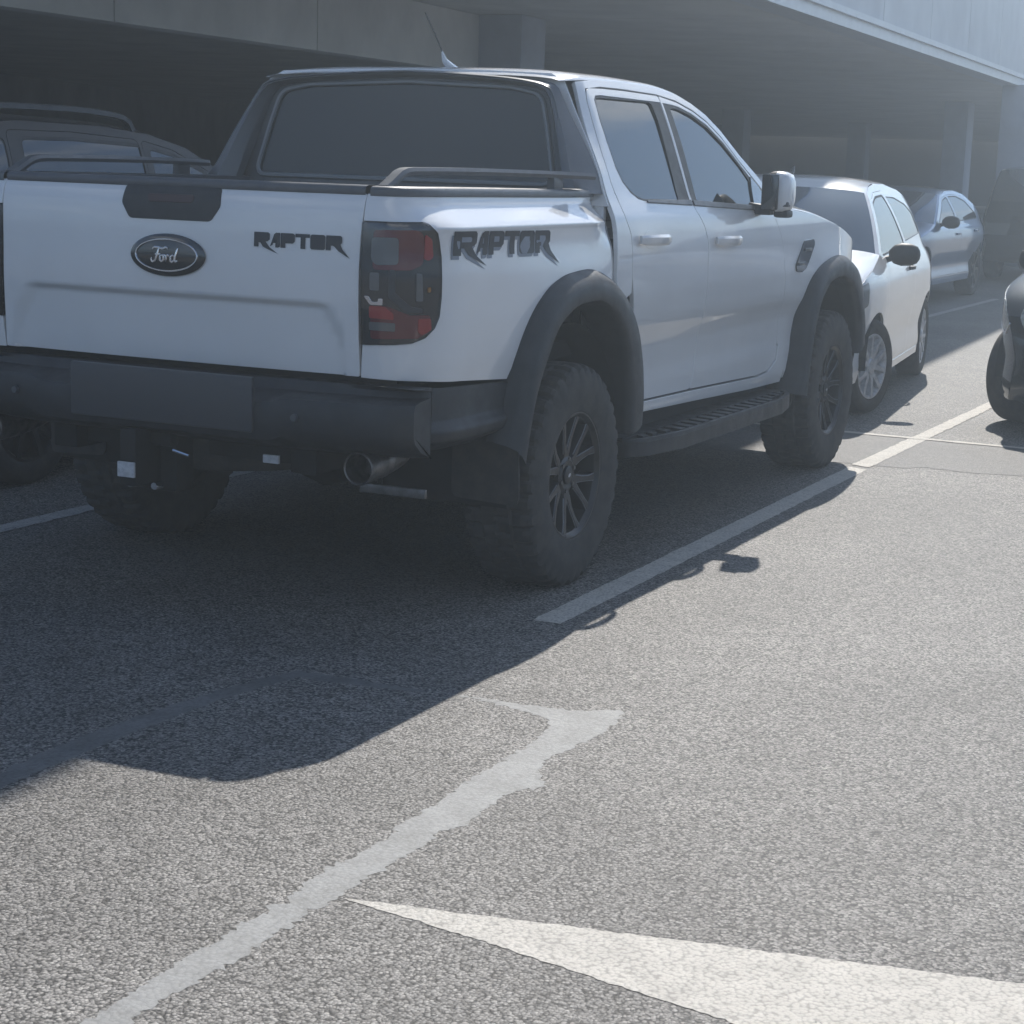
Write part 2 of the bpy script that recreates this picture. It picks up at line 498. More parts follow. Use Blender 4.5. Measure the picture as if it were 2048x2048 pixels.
# emblem: black oval, ring, script
def ell(cx, cz, a, b, n=48): return [(cx + a * math.cos(2 * math.pi * i / n), cz + b * math.sin(2 * math.pi * i / n)) for i in range(n)]
EZ = 1.183
def dome(lift0):
    def f(x, z):
        p = gate(x, z); q = max(0, 1 - (x / .149) ** 2 - ((z - EZ) / .070) ** 2)
        return (p[0], p[1] - lift0 - 0.016 * q ** .55, p[2])
    return f
panel('emblem', tailgate, 'gloss', ell(0, EZ, .147, .0685), dome(.004), depth=.010, su=.012, sz=.008, bstep=.012)
mb = MB(); ring = []
for i in range(64):
    a = 2 * math.pi * i / 64; ring.append(Vector(dome(.006)(.120 * math.cos(a), EZ + .0505 * math.sin(a))))
mb.sweep(ring, [(.0028 * math.cos(k * math.pi / 3), .0028 * math.sin(k * math.pi / 3)) for k in range(6)], up=(0, -1, 0), closed=True)
mb.build('emblem_ring', 'chrome', tailgate)
def ribbon(mb, pts, surf, w=.0045, wv=None):
    pts = resample([(a, b) for a, b in pts], max(8, len(pts) * 4))
    path = [Vector(surf(a, b)) for a, b in pts]; n = len(path)
    sc = [0.55 + 0.6 * math.sin(math.pi * i / (n - 1)) ** .5 for i in range(n)]
    mb.sweep(path, [(-w, 0), (-w * .6, .0015), (w * .6, .0015), (w, 0), (w * .6, -.001), (-w * .6, -.001)], up=(0, -1, 0), scale=sc)
mb = MB(); S = .00118
def sc_(pts, ox=0): return [((p[0] + ox - 50) * S, EZ + (p[1] - 26) * S) for p in pts]
for st in ([(8, 40), (14, 46), (26, 46), (40, 43), (54, 47), (60, 44)], [(30, 44), (27, 34), (23, 22), (17, 10), (8, 7), (4, 13), (8, 18)], [(18, 28), (27, 27), (36, 29)],
           [(40, 26), (34, 22), (34, 13), (40, 9), (46, 14), (46, 22), (41, 26), (46, 25), (52, 26)], [(52, 26), (55, 22), (53, 9)], [(55, 20), (60, 26), (66, 24)],
           [(82, 24), (76, 26), (69, 20), (69, 12), (74, 9), (81, 15), (84, 24)], [(92, 46), (87, 32), (82, 15), (85, 9), (92, 13)]):
    ribbon(mb, sc_(st), dome(.0065), w=.0036)
mb.build('emblem_lettering', 'chrome', tailgate)
# lettering used on the tailgate and the bed sides: unit letters, height 1
GLY = [  # (outer, holes)
    ([(0, 0), (0, 1), (1.15, 1), (1.28, .9), (1.28, .52), (1.12, .40), (.95, .36), (1.30, -.02), (2.02, -.46), (1.10, -.14), (.72, .02), (.52, .30), (.38, .30), (.38, 0)], [[(.38, .55), (.38, .76), (.86, .76), (.92, .70), (.92, .60), (.86, .55)]]),
    ([(1.30, .05), (1.62, .9), (1.78, 1), (2.10, 1), (2.10, .06), (1.98, 0), (1.74, 0), (1.74, .30), (1.58, .30), (1.52, .16)], [[(1.70, .48), (1.74, .72), (1.78, .72), (1.78, .48)]]),
    ([(2.16, 0), (2.16, 1), (3.15, 1), (3.28, .9), (3.28, .45), (3.12, .32), (2.54, .32), (2.54, 0)], [[(2.54, .54), (2.54, .77), (2.90, .77), (2.93, .72), (2.93, .58), (2.90, .54)]]),
    ([(3.32, .76), (3.32, 1), (4.46, 1), (4.46, .76), (4.12, .76), (4.12, 0), (3.74, 0), (3.74, .76)], []),
    ([(4.50, .1), (4.50, .9), (4.62, 1), (5.56, 1), (5.68, .9), (5.68, .1), (5.56, 0), (4.62, 0)], [[(4.88, .26), (4.88, .74), (5.30, .74), (5.30, .26)]]),
    ([(5.74, 0), (5.74, 1), (6.85, 1), (6.98, .9), (6.98, .52), (6.86, .42), (7.02, .10), (7.62, -.50), (6.72, -.04), (6.42, .24), (6.28, .32), (6.12, .32), (6.12, 0)], [[(6.12, .55), (6.12, .77), (6.56, .77), (6.60, .72), (6.60, .60), (6.56, .55)]])]
GW = 6.98
def lettering(name, parent, mat, x0, x1, z0, z1, surf, lift, dx=0, dz=0, depth=.001, mirror=False, solid=False, skew=0.0):
    """both-sided lettering: on the left side of the truck it still reads left to right"""
    vs, fs = [], []
    f = (lambda a, b: (x0 + (x1 - x0) * a / GW + dx, z0 + (z1 - z0) * b + dz + skew * a / GW))
    for out, holes in GLY:
        lp = [dens([f(*p) for p in out], .02)] + ([] if solid else [dens([f(*p) for p in h], .02) for h in holes])
        V2, F, bl = triangulate(lp, 0, 0)
        b = len(vs)
        for (u, z) in V2:
            if mirror: u2 = x0 + x1 - u
            else: u2 = u
            p = Vector(surf(u2, z)); e = 1e-3
            n = (Vector(surf(u2 + e, z)) - Vector(surf(u2 - e, z))).cross(Vector(surf(u2, z + e)) - Vector(surf(u2, z - e))).normalized()
            q = p + n * lift
            vs.append((-q.x, q.y, q.z) if mirror else tuple(q))
        fs += [tuple(i + b for i in t) for t in F]
    return mesh(name, vs, fs, mat, parent, smooth=False)
lettering('model_lettering', tailgate, 'decal', .325, .640, 1.226, 1.272, gate, .003, solid=True)
for i, mir in enumerate((False, True)):
    lettering('model_outline', bed_sides[i], 'decal2', -.872, -.190, 1.206, 1.282, bed, .0012, dx=-.004, dz=.0, mirror=mir, solid=True, skew=-.008)
    lettering('model_lettering', bed_sides[i], 'decal', -.868, -.180, 1.218, 1.295, bed, .0022, mirror=mir, skew=-.010)

# ---- tail lights
def _light(mir):
    t = panel('tail_light', truck, 'lens_dark', LIGHT, bed, lift=-.002, depth=.03, su=.03, sz=.02, mirror=mir)
    def seg(name, mat, pts, lift=.001, r=.012): panel(name, t, mat, fillet(pts, r, 3), bed, lift=lift, depth=.004, su=.03, sz=.03, mirror=mir)
    # photo: smoked housing, upper red band round a grey square, lower red block with grey bar
    seg('upper_red_lens', 'red_dark', [(-1.160, 1.295), (-1.010, 1.297), (-.985, 1.285), (-.985, 1.195), (-1.03, 1.175), (-1.160, 1.175)], .0005)
    seg('grey_reflector', 'lens_grey', [(-1.165, 1.272), (-1.075, 1.273), (-1.075, 1.192), (-1.150, 1.190), (-1.165, 1.205)], .003)
    seg('side_red_lens', 'red', [(-.980, 1.285), (-.955, 1.270), (-.948, 1.215), (-.965, 1.205), (-.982, 1.21)], .002, .006)
    seg('dark_reflector', 'lens_grey', [(-1.168, 1.165), (-1.138, 1.165), (-1.138, 1.110), (-1.168, 1.112)], .002, .005)
    seg('dark_bar', 'satin', [(-1.105, 1.175), (-1.085, 1.175), (-1.085, 1.105), (-1.03, 1.062), (-.985, 1.055), (-.985, 1.043), (-1.045, 1.045), (-1.105, 1.092)], .002, .006)
    seg('turn_lens', 'lens_grey', [(-1.01, 1.165), (-.99, 1.165), (-.985, 1.08), (-1.01, 1.08)], .002, .004)
    seg('bulb', 'amber', [(-.968, 1.122), (-.958, 1.122), (-.958, 1.108), (-.968, 1.108)], .004, .003)
    seg('lower_red_lens', 'red_dark', [(-1.165, 1.062), (-1.11, 1.062), (-1.03, 1.035), (-.955, 1.035), (-.955, .985), (-1.00, .965), (-1.165, .960)], .0005)
    seg('bright_red_block', 'red', [(-1.168, 1.062), (-1.118, 1.060), (-1.088, 1.040), (-1.088, 1.022), (-1.168, 1.026)], .003, .004)
    seg('lower_grey_reflector', 'lens_grey', [(-1.168, 1.012), (-1.082, 1.010), (-1.082, .986), (-1.168, .988)], .003, .004)
    seg('side_reflector', 'red', [(-1.0, 1.025), (-.955, 1.025), (-.952, .990), (-.985, .975), (-1.0, .985)], .0025, .005)
    seg('chrome_hook', 'chrome', [(-1.185, 1.092), (-1.17, 1.092), (-1.16, 1.075), (-1.14, 1.075), (-1.14, 1.086), (-1.125, 1.086), (-1.125, 1.066), (-1.165, 1.066)], .003, .004)
    panel('lens_cover', t, 'cover', LIGHT, bed, lift=.007, depth=.012, su=.03, sz=.02, mirror=mir)
    return t
pair(_light)

# ---- bed rail caps, tailgate cap, bed rails
def _cap(mir):
    rows = []
    us = [-1.185 + (0.435 + 1.185) * i / 46 for i in range(47)]
    for u in us:
        x, y, nx, ny = base(u); zt = 1.402 if u < -1.0 else 1.402 - .006 * ss(-1, .3, u)
        o = off_bed(u, zt)
        X, Y = x + nx * o, y + ny * o
        prof = [(.004, -.004), (.006, .012), (.000, .022), (-.012, .026), (-.05, .027), (-.13 if u > -.9 else -.085, .024), (-.135 if u > -.9 else -.09, .0)]
        rows.append([(X + nx * a, Y + ny * a, zt + b) for a, b in prof])
    return loft('bed_rail_cap', truck, 'satin', rows, mirror=mir, angle=50)
pair(_cap)
rows = []
for i in range(41):
    x = -.702 + 1.404 * i / 40; p = gate(x, 1.402)
    rows.append([(x, p[1] + a, p[2] + b) for a, b in [(-.003, -.002), (-.006, .010), (-.002, .022), (.012, .028), (.055, .028), (.062, .0)]])
loft('tailgate_cap', truck, 'satin', [list(reversed(r)) for r in rows], angle=50)
def _rail(mir):
    mb = MB()
    path = resample([(.735, -1.01, 1.420), (.735, -.965, 1.440), (.735, -.905, 1.468), (.736, -.86, 1.475), (.755, -.5, 1.477), (.800, 0, 1.474), (.858, .33, 1.468)], 40)
    mb.sweep(path, [(-.018, -.012), (.018, -.012), (.022, .0), (.016, .012), (-.016, .012), (-.022, 0)])
    mb.box(.800, .830, .06, .14, 1.415, 1.464, .006)
    return mb.build('bed_rail', 'satin', truck, mirror=mir)
pair(_rail)
# ---- load bed inside
mb = MB(); mb.box(-.755, .755, -1.03, .40, .86, .88); mb.box(-.80, .80, .395, .418, .86, 1.40); mb.box(-.68, .68, -1.045, -1.03, .86, 1.40)
for s in (-1, 1): mb.box(min(s * .755, s * .775), max(s * .755, s * .775), -.93, .395, .88, 1.405); mb.box(min(s * .68, s * .70), max(s * .68, s * .70), -1.045, -.93, .88, 1.405)
for k in range(9): mb.box(-.74 + k * .17, -.66 + k * .17, -1.04, .38, .88, .892)
mb.build('bed_liner', 'plastic', truck, smooth=False)
mb = MB(); mb.box(-.87, .87, .430, .455, .62, 1.385); mb.build('cab_back_panel', 'white', truck, smooth=False)

# ---- sports hoop behind the cab
def _hoop_rows(n=61):
    rows = []
    # outline of the hoop from the rear: (x, z), outer; leans forward with height
    outer = resample([(.835, 1.405), (.797, 1.46), (.743, 1.59), (.692, 1.70), (.660, 1.765), (.632, 1.796), (.556, 1.815), (.43, 1.830), (.16, 1.845), (0, 1.850)], 31)
    outer = outer + [(-x, z) for x, z in reversed(outer[:-1])]
    inner = resample([(.715, 1.405), (.705, 1.46), (.676, 1.58), (.645, 1.69), (.622, 1.745), (.590, 1.783), (.53, 1.797), (.4, 1.809), (.15, 1.822), (0, 1.826)], 31)
    inner = inner + [(-x, z) for x, z in reversed(inner[:-1])]
    yb = lambda z: .27 + .36 * (z - 1.40)
    for (xo, zo), (xi, zi) in zip(outer, inner):
        sx = 1 if xo >= 0 else -1; top = ss(1.70, 1.82, zo)
        d = .165 * (1 - top) + .06 * top
        A = Vector((xo, yb(zo), zo)); I = Vector((xi, yb(zi) + .055, zi))
        top2 = ss(1.785, 1.835, zo)
        out = Vector((sx * (cab(.45, zo)[0] - .008), .442, zo)).lerp(Vector((xo, yb(zo) + .055, zo + .006)), top2)
        c = (A - I).normalized()
        rows.append([tuple(I + Vector((0, .05, 0))), tuple(I), tuple(I + c * .008 + Vector((0, -.006, 0))), tuple(I.lerp(A, .55) + Vector((0, -.020, 0))), tuple(A - c * .02 + Vector((0, -.004, 0))), tuple(A - c * .005 + Vector((0, .002, 0))), tuple(A + Vector((0, .012, 0))), tuple(A.lerp(out, .55)), tuple(out), tuple(out - c * .03)])
    return rows
hoop = loft('sports_hoop', truck, 'hoop', [list(reversed(r)) for r in _hoop_rows()], angle=35)
bm = bmesh.new(); bm.from_mesh(hoop.data); bmesh.ops.recalc_face_normals(bm, faces=list(bm.faces)); bm.to_mesh(hoop.data); bm.free(); hoop.data.set_sharp_from_angle(angle=R(35))
# rear window with its pale seal
def rwin(x, z): return (x, .420 + .17 * (z - 1.42), z)
def rwall(x, z): return (x, .432 + .17 * (z - 1.42), z)
_zs = [1.36 + .46 * i / 12 for i in range(13)]
_sec = [(cab(.47, z)[0] - .006, z) for z in _zs]
rw = fillet([(-.657, 1.440), (.657, 1.440), (.612, 1.63), (.575, 1.760), (.45, 1.783), (0, 1.800), (-.45, 1.783), (-.575, 1.760), (-.612, 1.63)], .04, 6)
panel('cab_rear_wall', truck, 'white', _sec + [(.60, 1.848), (.3, 1.858), (0, 1.861), (-.3, 1.858), (-.60, 1.848)] + [(-x, z) for x, z in reversed(_sec)], rwall, holes=[grow(rw, .03)], depth=.01, su=.2, sz=.1)
panel('rear_window', truck, 'rear_glass', rw, rwin, depth=.01, su=.1, sz=.08, lift=.004)
panel('rear_window_seal', truck, 'satin', fillet([(-.74, 1.38), (.74, 1.38), (.69, 1.62), (.630, 1.785), (.45, 1.812), (0, 1.828), (-.45, 1.812), (-.630, 1.785), (-.69, 1.62)], .05, 6), rwin, holes=[grow(rw, .002)], depth=.015, su=.1, sz=.08, lift=.008)
mb = MB(); mb.sweep([Vector(rwin(*p)) + Vector((0, -.014, 0)) for p in dens(grow(rw, .010), .03)], [(.009 * math.cos(k * math.pi / 3), .009 * math.sin(k * math.pi / 3)) for k in range(6)], up=(0, -1, 0), closed=True)
mb.build('window_gasket', material('pale_gasket', (.20, .21, .22), .35), truck)

# ---- cab: quarter, doors, sill, fender
DOOR_R = lean([(.502, 1.790), (.486, 1.751), (.481, 1.66), (.488, 1.554), (.504, 1.447), (.532, 1.371), (.548, 1.309), (.580, 1.247), (.595, 1.089), (.659, .844), (.701, .677), (.703, .592)])
BSEAM = lean([(1.26, 1.800), (1.267, 1.766), (1.282, 1.65), (1.312, 1.449), (1.33, 1.34), (1.398, 1.271), (1.435, 1.21), (1.446, 1.053), (1.446, .876), (1.447, .759), (1.421, .646), (1.377, .582)])
FSEAM = [(2.345, 1.32), (2.36, 1.292), (2.427, 1.224), (2.476, 1.155), (2.532, 1.007), (2.562, .857), (2.575, .703), (2.545, .615), (2.439, .570), (2.29, .560)]
RWIN = lean([(.556, 1.752), (.575, 1.763), (.62, 1.767), (1.128, 1.770), (1.152, 1.762), (1.168, 1.70), (1.176, 1.392), (1.172, 1.380), (.80, 1.386), (.74, 1.394), (.681, 1.417), (.625, 1.455), (.590, 1.505), (.560, 1.60), (.548, 1.68)])
FWIN = lean([(1.356, 1.750), (1.40, 1.756), (1.46, 1.752), (1.599, 1.728), (1.743, 1.686), (1.897, 1.614), (2.052, 1.522), (2.155, 1.448), (2.165, 1.40), (2.11, 1.352), (1.387, 1.374), (1.386, 1.449), (1.376, 1.585)])
def _cabside(mir):
    q = panel('cab_quarter', truck, 'white', lean([(.436, .98), (.585, 1.03), (.588, 1.089), (.573, 1.247), (.541, 1.309), (.525, 1.371), (.497, 1.447), (.481, 1.554), (.474, 1.66), (.479, 1.751), (.495, 1.797),
              (.66, 1.812), (.895, 1.813), (1.248, 1.808), (1.456, 1.791), (1.623, 1.759), (1.763, 1.716), (1.896, 1.653), (2.065, 1.548), (2.235, 1.456), (2.36, 1.386), (2.40, 1.36), (2.44, 1.37), (2.28, 1.475), (2.08, 1.575), (1.91, 1.678), (1.775, 1.742), (1.635, 1.785), (1.46, 1.818), (1.25, 1.834), (.9, 1.838), (.6, 1.834), (.45, 1.82), (.42, 1.60), (.434, 1.40), (.436, 1.2)]),
              cab, su=.04, sz=.02, mirror=mir)
    inner = panel('door_frame', truck, 'dark', lean([(.46, 1.0), (.70, .70), (.70, .54), (2.6, .54), (2.58, .85), (2.40, 1.30), (2.05, 1.53), (1.75, 1.70), (1.46, 1.79), (1.25, 1.81), (.55, 1.80), (.47, 1.6)]), cab, lift=-.024, su=.08, sz=.04, depth=.01, mirror=mir)
    # rear door
    hole = [(p[0], p[1]) for p in grow(RWIN, .010)]
    hr = lean([(1.262, 1.776)] + [(1.272, 1.65), (1.298, 1.449), (1.307, 1.375)] + [(.80, 1.376), (.735, 1.384), (.672, 1.408), (.614, 1.449), (.579, 1.50), (.549, 1.598), (.536, 1.68), (.545, 1.757), (.57, 1.774), (.62, 1.778)])
    dr = panel('rear_door', truck, 'white', fillet(DOOR_R + [(1.372, .582)] + [(a - .005, b) for a, b in reversed(BSEAM[:-1])] + lean([(.895, 1.804), (.663, 1.803), (.53, 1.799)]), .015, 3), cab, holes=[hr], su=.045, sz=.014, mirror=mir)
    panel('window', dr, 'glass', RWIN, cabglass, lift=-.004, su=.06, sz=.04, depth=.004, mirror=mir)
    panel('window_seal', dr, 'plastic', lean([(1.258, 1.773), (1.268, 1.65), (1.294, 1.449), (1.303, 1.378)] + [(.80, 1.379), (.736, 1.387), (.674, 1.411), (.617, 1.451), (.582, 1.501), (.552, 1.598), (.539, 1.68), (.548, 1.755), (.571, 1.771), (.62, 1.775)]), cab, holes=[grow(RWIN, .001)], lift=-.001, su=.06, sz=.04, depth=.006, mirror=mir)
    panel('belt_moulding', dr, 'satin', [(.82, 1.371), (1.305, 1.357), (1.303, 1.3765), (.82, 1.3765)], cab, lift=.007, su=.1, sz=.05, depth=.008, mirror=mir)
    # front door
    hf = lean([(1.284, 1.775), (1.40, 1.770), (1.462, 1.765), (1.604, 1.741), (1.752, 1.698), (1.906, 1.626), (2.062, 1.533), (2.22, 1.440), (2.245, 1.40), (2.25, 1.345), (1.325, 1.362), (1.318, 1.449), (1.292, 1.65)])
    df = panel('front_door', truck, 'white', fillet([(a + .003, b) for a, b in BSEAM] + [(2.29, .560)] + list(reversed(FSEAM[:-1])) + lean([(2.24, 1.441), (2.065, 1.538), (1.896, 1.643), (1.763, 1.706), (1.623, 1.749), (1.456, 1.781)]), .015, 3), cab, holes=[hf], su=.045, sz=.014, mirror=mir)
    panel('window', df, 'glass', FWIN, cabglass, lift=-.004, su=.06, sz=.04, depth=.004, mirror=mir)
    panel('window_seal', df, 'plastic', grow(hf, -.003), cab, holes=[grow(FWIN, .001)], lift=-.001, su=.06, sz=.04, depth=.006, mirror=mir)
    panel('belt_moulding', df, 'satin', [(1.328, 1.3555), (2.18, 1.326), (2.18, 1.346), (1.328, 1.3745)], cab, lift=.007, su=.1, sz=.05, depth=.008, mirror=mir)
    # door handles: a pull bar over a shallow cup
    for dd, y0, zc in ((dr, .645, 1.232), (df, 1.51, 1.208)):
        mb = MB()
        path = []; sc = []
        for i in range(13):
            t = i / 12; y = y0 + .285 * t; c = cab(y, zc)
            path.append((c[0] + .010 + .030 * math.sin(math.pi * t) ** .5, y, zc - .004 * t)); sc.append(.75 + .25 * math.sin(math.pi * t) ** .4)
        mb.sweep(path, [(-.012, -.020), (.006, -.022), (.013, -.010), (.014, .010), (.006, .021), (-.012, .020)], scale=sc)
        mb.build('door_handle', 'white', dd, mirror=mir)
        panel('handle_cup', dd, 'white', ell(y0 + .13, zc - .002, .075, .036, 20), cab, lift=.0015, depth=.001, su=.04, sz=.03, mirror=mir)
    # sill
    sl = panel('sill', truck, 'white', [(.688, .546), (1.362, .528), (2.206, .502), (2.65, .497), (2.665, .60), (2.615, .658), (2.582, .678), (2.556, .608), (2.44, .562), (2.29, .550), (1.377, .572), (.70, .583)], cab, su=.05, sz=.01, lift=.006, depth=.05, mirror=mir)
    # fender
    fe = panel('fender', truck, 'white', [(a + .006, b) for a, b in FSEAM[1:-3]] + [(2.588, .684), (2.622, .662), (2.672, .604), (2.70, .50), (2.76, .642), (2.83, .835), (2.925, .965), (3.09, 1.04), (3.337, 1.073), (3.59, 1.043), (3.74, .965), (3.85, .84), (3.90, .74), (4.02, .74), (4.03, .98), (3.98, 1.09), (3.75, 1.165), (3.46, 1.225), (3.24, 1.262), (2.95, 1.303), (2.65, 1.326), (2.40, 1.336)][::1], cab, su=.045, sz=.014, mirror=mir)
    ve = panel('side_vent', truck, 'gloss', fillet([(2.801, 1.176), (2.944, 1.180), (2.955, 1.155), (2.815, 1.040), (2.76, 1.026), (2.685, 1.030), (2.672, 1.061)], .014, 4), cab, lift=.008, depth=.010, su=.04, sz=.02, mirror=mir)
    for k in range(2):
        mb = MB(); y0, z0 = 2.735 + .10 * k, 1.065 + .065 * k; c = cab(y0, z0)
        mb.box(c[0] + .004, c[0] + .014, y0 - .05, y0 + .06, z0 - .006, z0 + .010, .003); mb.build('vent_louvre', 'satin', ve, mirror=mir)
    return dr, df
pair(_cabside)

# ---- roof, windscreen, A pillars, bonnet
RAIL = lean([(.45, 1.818), (.60, 1.832), (.9, 1.836), (1.25, 1.832), (1.46, 1.816), (1.635, 1.783), (1.775, 1.740), (1.91, 1.676), (2.08, 1.573), (2.28, 1.473), (2.44, 1.368)])
RAIL[0] = (.455, 1.818)
rail = resample(RAIL, 50)
T_ = tvals(31)
def roofpt(y, z, t, crown, bow, sink=0.0):
    x = cab(y, z)[0] - .004
    return (x * t, y + bow * (1 - t * t), z - sink + crown * max(0, 1 - abs(t) ** 4) ** .5)
rows = []
for y, z in rail:
    if y > 1.80: break
    cr = .034 * ss(.35, .62, y) * (1 - .45 * ss(1.45, 1.85, y)) + .010
    rows.append([roofpt(y, z, t, cr, 0.06 * ss(1.0, 1.8, y)) for t in T_])
roof = loft('roof', truck, 'white', rows, angle=80)
rows = []
for y, z in rail:
    if y < 1.76: continue
    rows.append([roofpt(y, z, t, .03, .06 + .22 * ss(1.6, 2.44, y)) for t in T_])
gl = [r[2:-2] for r in rows]
loft('windscreen', truck, 'glass', gl, angle=80)
for s in (0, 1):
    loft('windscreen_pillar', truck, 'white', [(r[:3] if s == 0 else r[-3:]) for r in rows], angle=80)
# antenna on the roof
an = MB(); bx_, by_, bz_ = 0.0, .80, 1.878
an.sweep([(bx_, by_ + .07, bz_ - .006), (bx_, by_ + .03, bz_ + .004), (bx_, by_ - .03, bz_ + .03), (bx_, by_ - .055, bz_ + .066)], [(.020 * math.cos(k * math.pi / 4), .016 * math.sin(k * math.pi / 4)) for k in range(8)], scale=[1, 1.05, .6, .18])
an.build('antenna_base', 'white', roof)
an = MB(); an.tube([(bx_, by_ - .045, bz_ + .055), (bx_, by_ - .12, bz_ + .13), (bx_, by_ - .205, bz_ + .203)], .0032, 6); an.build('antenna_mast', 'plastic', roof)
# bonnet
HOOD = [(2.42, 1.338), (2.65, 1.329), (2.95, 1.306), (3.24, 1.266), (3.46, 1.230), (3.75, 1.170), (3.98, 1.10)]
hr_ = resample(HOOD, 34); rows = []
for y, z in hr_:
    row = []
    for t in tvals(37):
        x = cab(y, z)[0] - .006; cr = .045 + .025 * ss(2.4, 3.2, y) - .02 * ss(3.6, 3.98, y)
        p = cr * max(0, 1 - abs(t) ** 2.6) ** .6
        dome_ = .022 * ss(.50, .40, abs(t)) * ss(2.45, 2.8, y) * (1 - .6 * ss(3.7, 3.98, y)) + .018 * math.exp(-((abs(t) - .80) / .10) ** 2) * ss(2.5, 2.9, y)
        row.append((x * t, y + .10 * (1 - t * t) * ss(3.3, 3.98, y) - .02, z + p + dome_))
    rows.append(row)
loft('bonnet', truck, 'white', rows, angle=70)
for s in (-1, 1):
    mb = MB(); mb.box(min(s * .46, s * .52), max(s * .46, s * .52), 3.02, 3.28, 1.345, 1.362, .006)
    mb.build('bonnet_vent', 'plastic', truck)
mb = MB(); mb.box(-.82, .82, 2.38, 2.62, 1.24, 1.345, .02); mb.build('cowl', 'plastic', truck)
# front end: grille, lamps, bumper
def front(x, z): return (x, 4.06 - .16 * (abs(x) / .85) ** 2.4 - .05 * ss(.9, 1.1, z), z)
def ffront(x, z): p = front(-x, z); return (-x, p[1], z)
fg = panel('front_grille', truck, 'plastic', fillet([(-.62, .78), (.62, .78), (.64, 1.06), (-.64, 1.06)], .05), ffront, su=.06, sz=.05, depth=.03)
for k in range(5):
    mb = MB(); z = .81 + .055 * k; mb.sweep([tuple(Vector(front(-.58 + 1.16 * i / 20, z)) + Vector((0, .012, 0))) for i in range(21)], [(-.010, -.014), (.010, -.014), (.010, .014), (-.010, .014)]); mb.build('grille_bar', 'satin', fg)
for s in (-1, 1):
    o = panel('headlight', truck, 'lens_grey', fillet([(s * .66, .88), (s * .86, .88), (s * .87, 1.08), (s * .66, 1.07)], .03), ffront, su=.05, sz=.05, depth=.03)
rows = []
for i in range(41):
    t = -1 + 2 * i / 40; x = .93 * t; yb = 4.14 - .24 * abs(t) ** 3.2
    rows.append([(x, yb - .12, .80), (x, yb - .02, .79), (x, yb, .75), (x, yb - .005, .60), (x, yb - .05, .50), (x, yb - .16, .44), (x, yb - .35, .42)])
fb = loft('front_bumper', truck, 'plastic', rows, angle=40)
bm = bmesh.new(); bm.from_mesh(fb.data); bmesh.ops.recalc_face_normals(bm, faces=list(bm.faces)); bm.to_mesh(fb.data); bm.free()
mb = MB(); mb.box(-.80, .80, 3.6, 3.95, .70, 1.09, .02); mb.box(-.74, .74, 3.9, 4.02, .72, 1.02, .02); mb.build('engine_bay', 'dark', truck)

# ---- wheel arch flares and liners
FL_R = ([(-.545, .585), (-.50, .70), (-.459, .792), (-.431, .866), (-.373, .961), (-.29, 1.041), (-.18, 1.10), (-.042, 1.131), (.129, 1.14), (.27, 1.118), (.42, 1.06), (.545, .963), (.635, .845), (.675, .76), (.690, .635), (.680, .53)],
        [(-.478, .50), (-.464, .556), (-.424, .688), (-.366, .796), (-.313, .869), (-.25, .943), (-.167, .991), (-.044, 1.024), (.085, 1.03), (.224, .998), (.331, .927), (.403, .829), (.441, .707), (.46, .60), (.465, .50)])
FL_F = ([(2.665, .44), (2.70, .52), (2.751, .642), (2.815, .843), (2.909, .981), (3.08, 1.057), (3.337, 1.09), (3.6, 1.06), (3.75, .98), (3.86, .85), (3.91, .74), (3.92, .66)],
        [(2.775, .42), (2.785, .50), (2.80, .60), (2.84, .72), (2.895, .83), (2.98, .91), (3.09, .966), (3.27, .985), (3.43, .955), (3.56, .87), (3.65, .76), (3.69, .62), (3.69, .56)])
def _flare(spec, surf):
    outer, inner = resample(spec[0], 64), resample(spec[1], 64)
    def f(mir):
        rows = []
        for (yo, zo), (yi, zi) in zip(outer, inner):
            xo = surf(yo, zo)[0]
            L = lambda t: (yo + (yi - yo) * t, zo + (zi - zo) * t)
            prof = [(0, xo - .02), (0, xo + .004), (.04, xo + .014), (.14, xo + (1.0 - xo) * .55), (.32, xo + (1.010 - xo) * .84), (.58, 1.006), (.86, 1.010), (.96, 1.006), (1.0, .996), (1.015, .975), (1.0, .93), (.98, .86)]
            rows.append([(x, *L(t)) for t, x in prof])
        o = loft('wheel_flare', truck, 'plastic', rows, mirror=mir, angle=45)
        return o
    return f
def surf_r(y, z): return bed(y, max(z, .62)) if y < .41 else cab(y, z)
pair(_flare(FL_R, surf_r)); pair(_flare(FL_F, cab))
def _liner(yc, r0):
    def f(mir):
        rows = []
        for i in range(25):
            a = math.pi * (i / 24) * 1.16 - .25
            rows.append([(x, yc + r0 * math.cos(a), .47 + r0 * 1.0 * math.sin(a)) for x in (.45, .80, .935)])
        o = loft('wheel_well', truck, 'dark', rows, mirror=mir)
        mb = MB(); mb.prism([(yc + (r0 + .01) * math.cos(math.pi * i / 20 * 1.16 - .25), .47 + (r0 + .01) * math.sin(math.pi * i / 20 * 1.16 - .25)) for i in range(21)], .44, .455, 'x'); mb.build('wheel_well_back', 'dark', truck, mirror=mir)
        return o
    return f
pair(_liner(-.005, .485)); pair(_liner(3.24, .475))

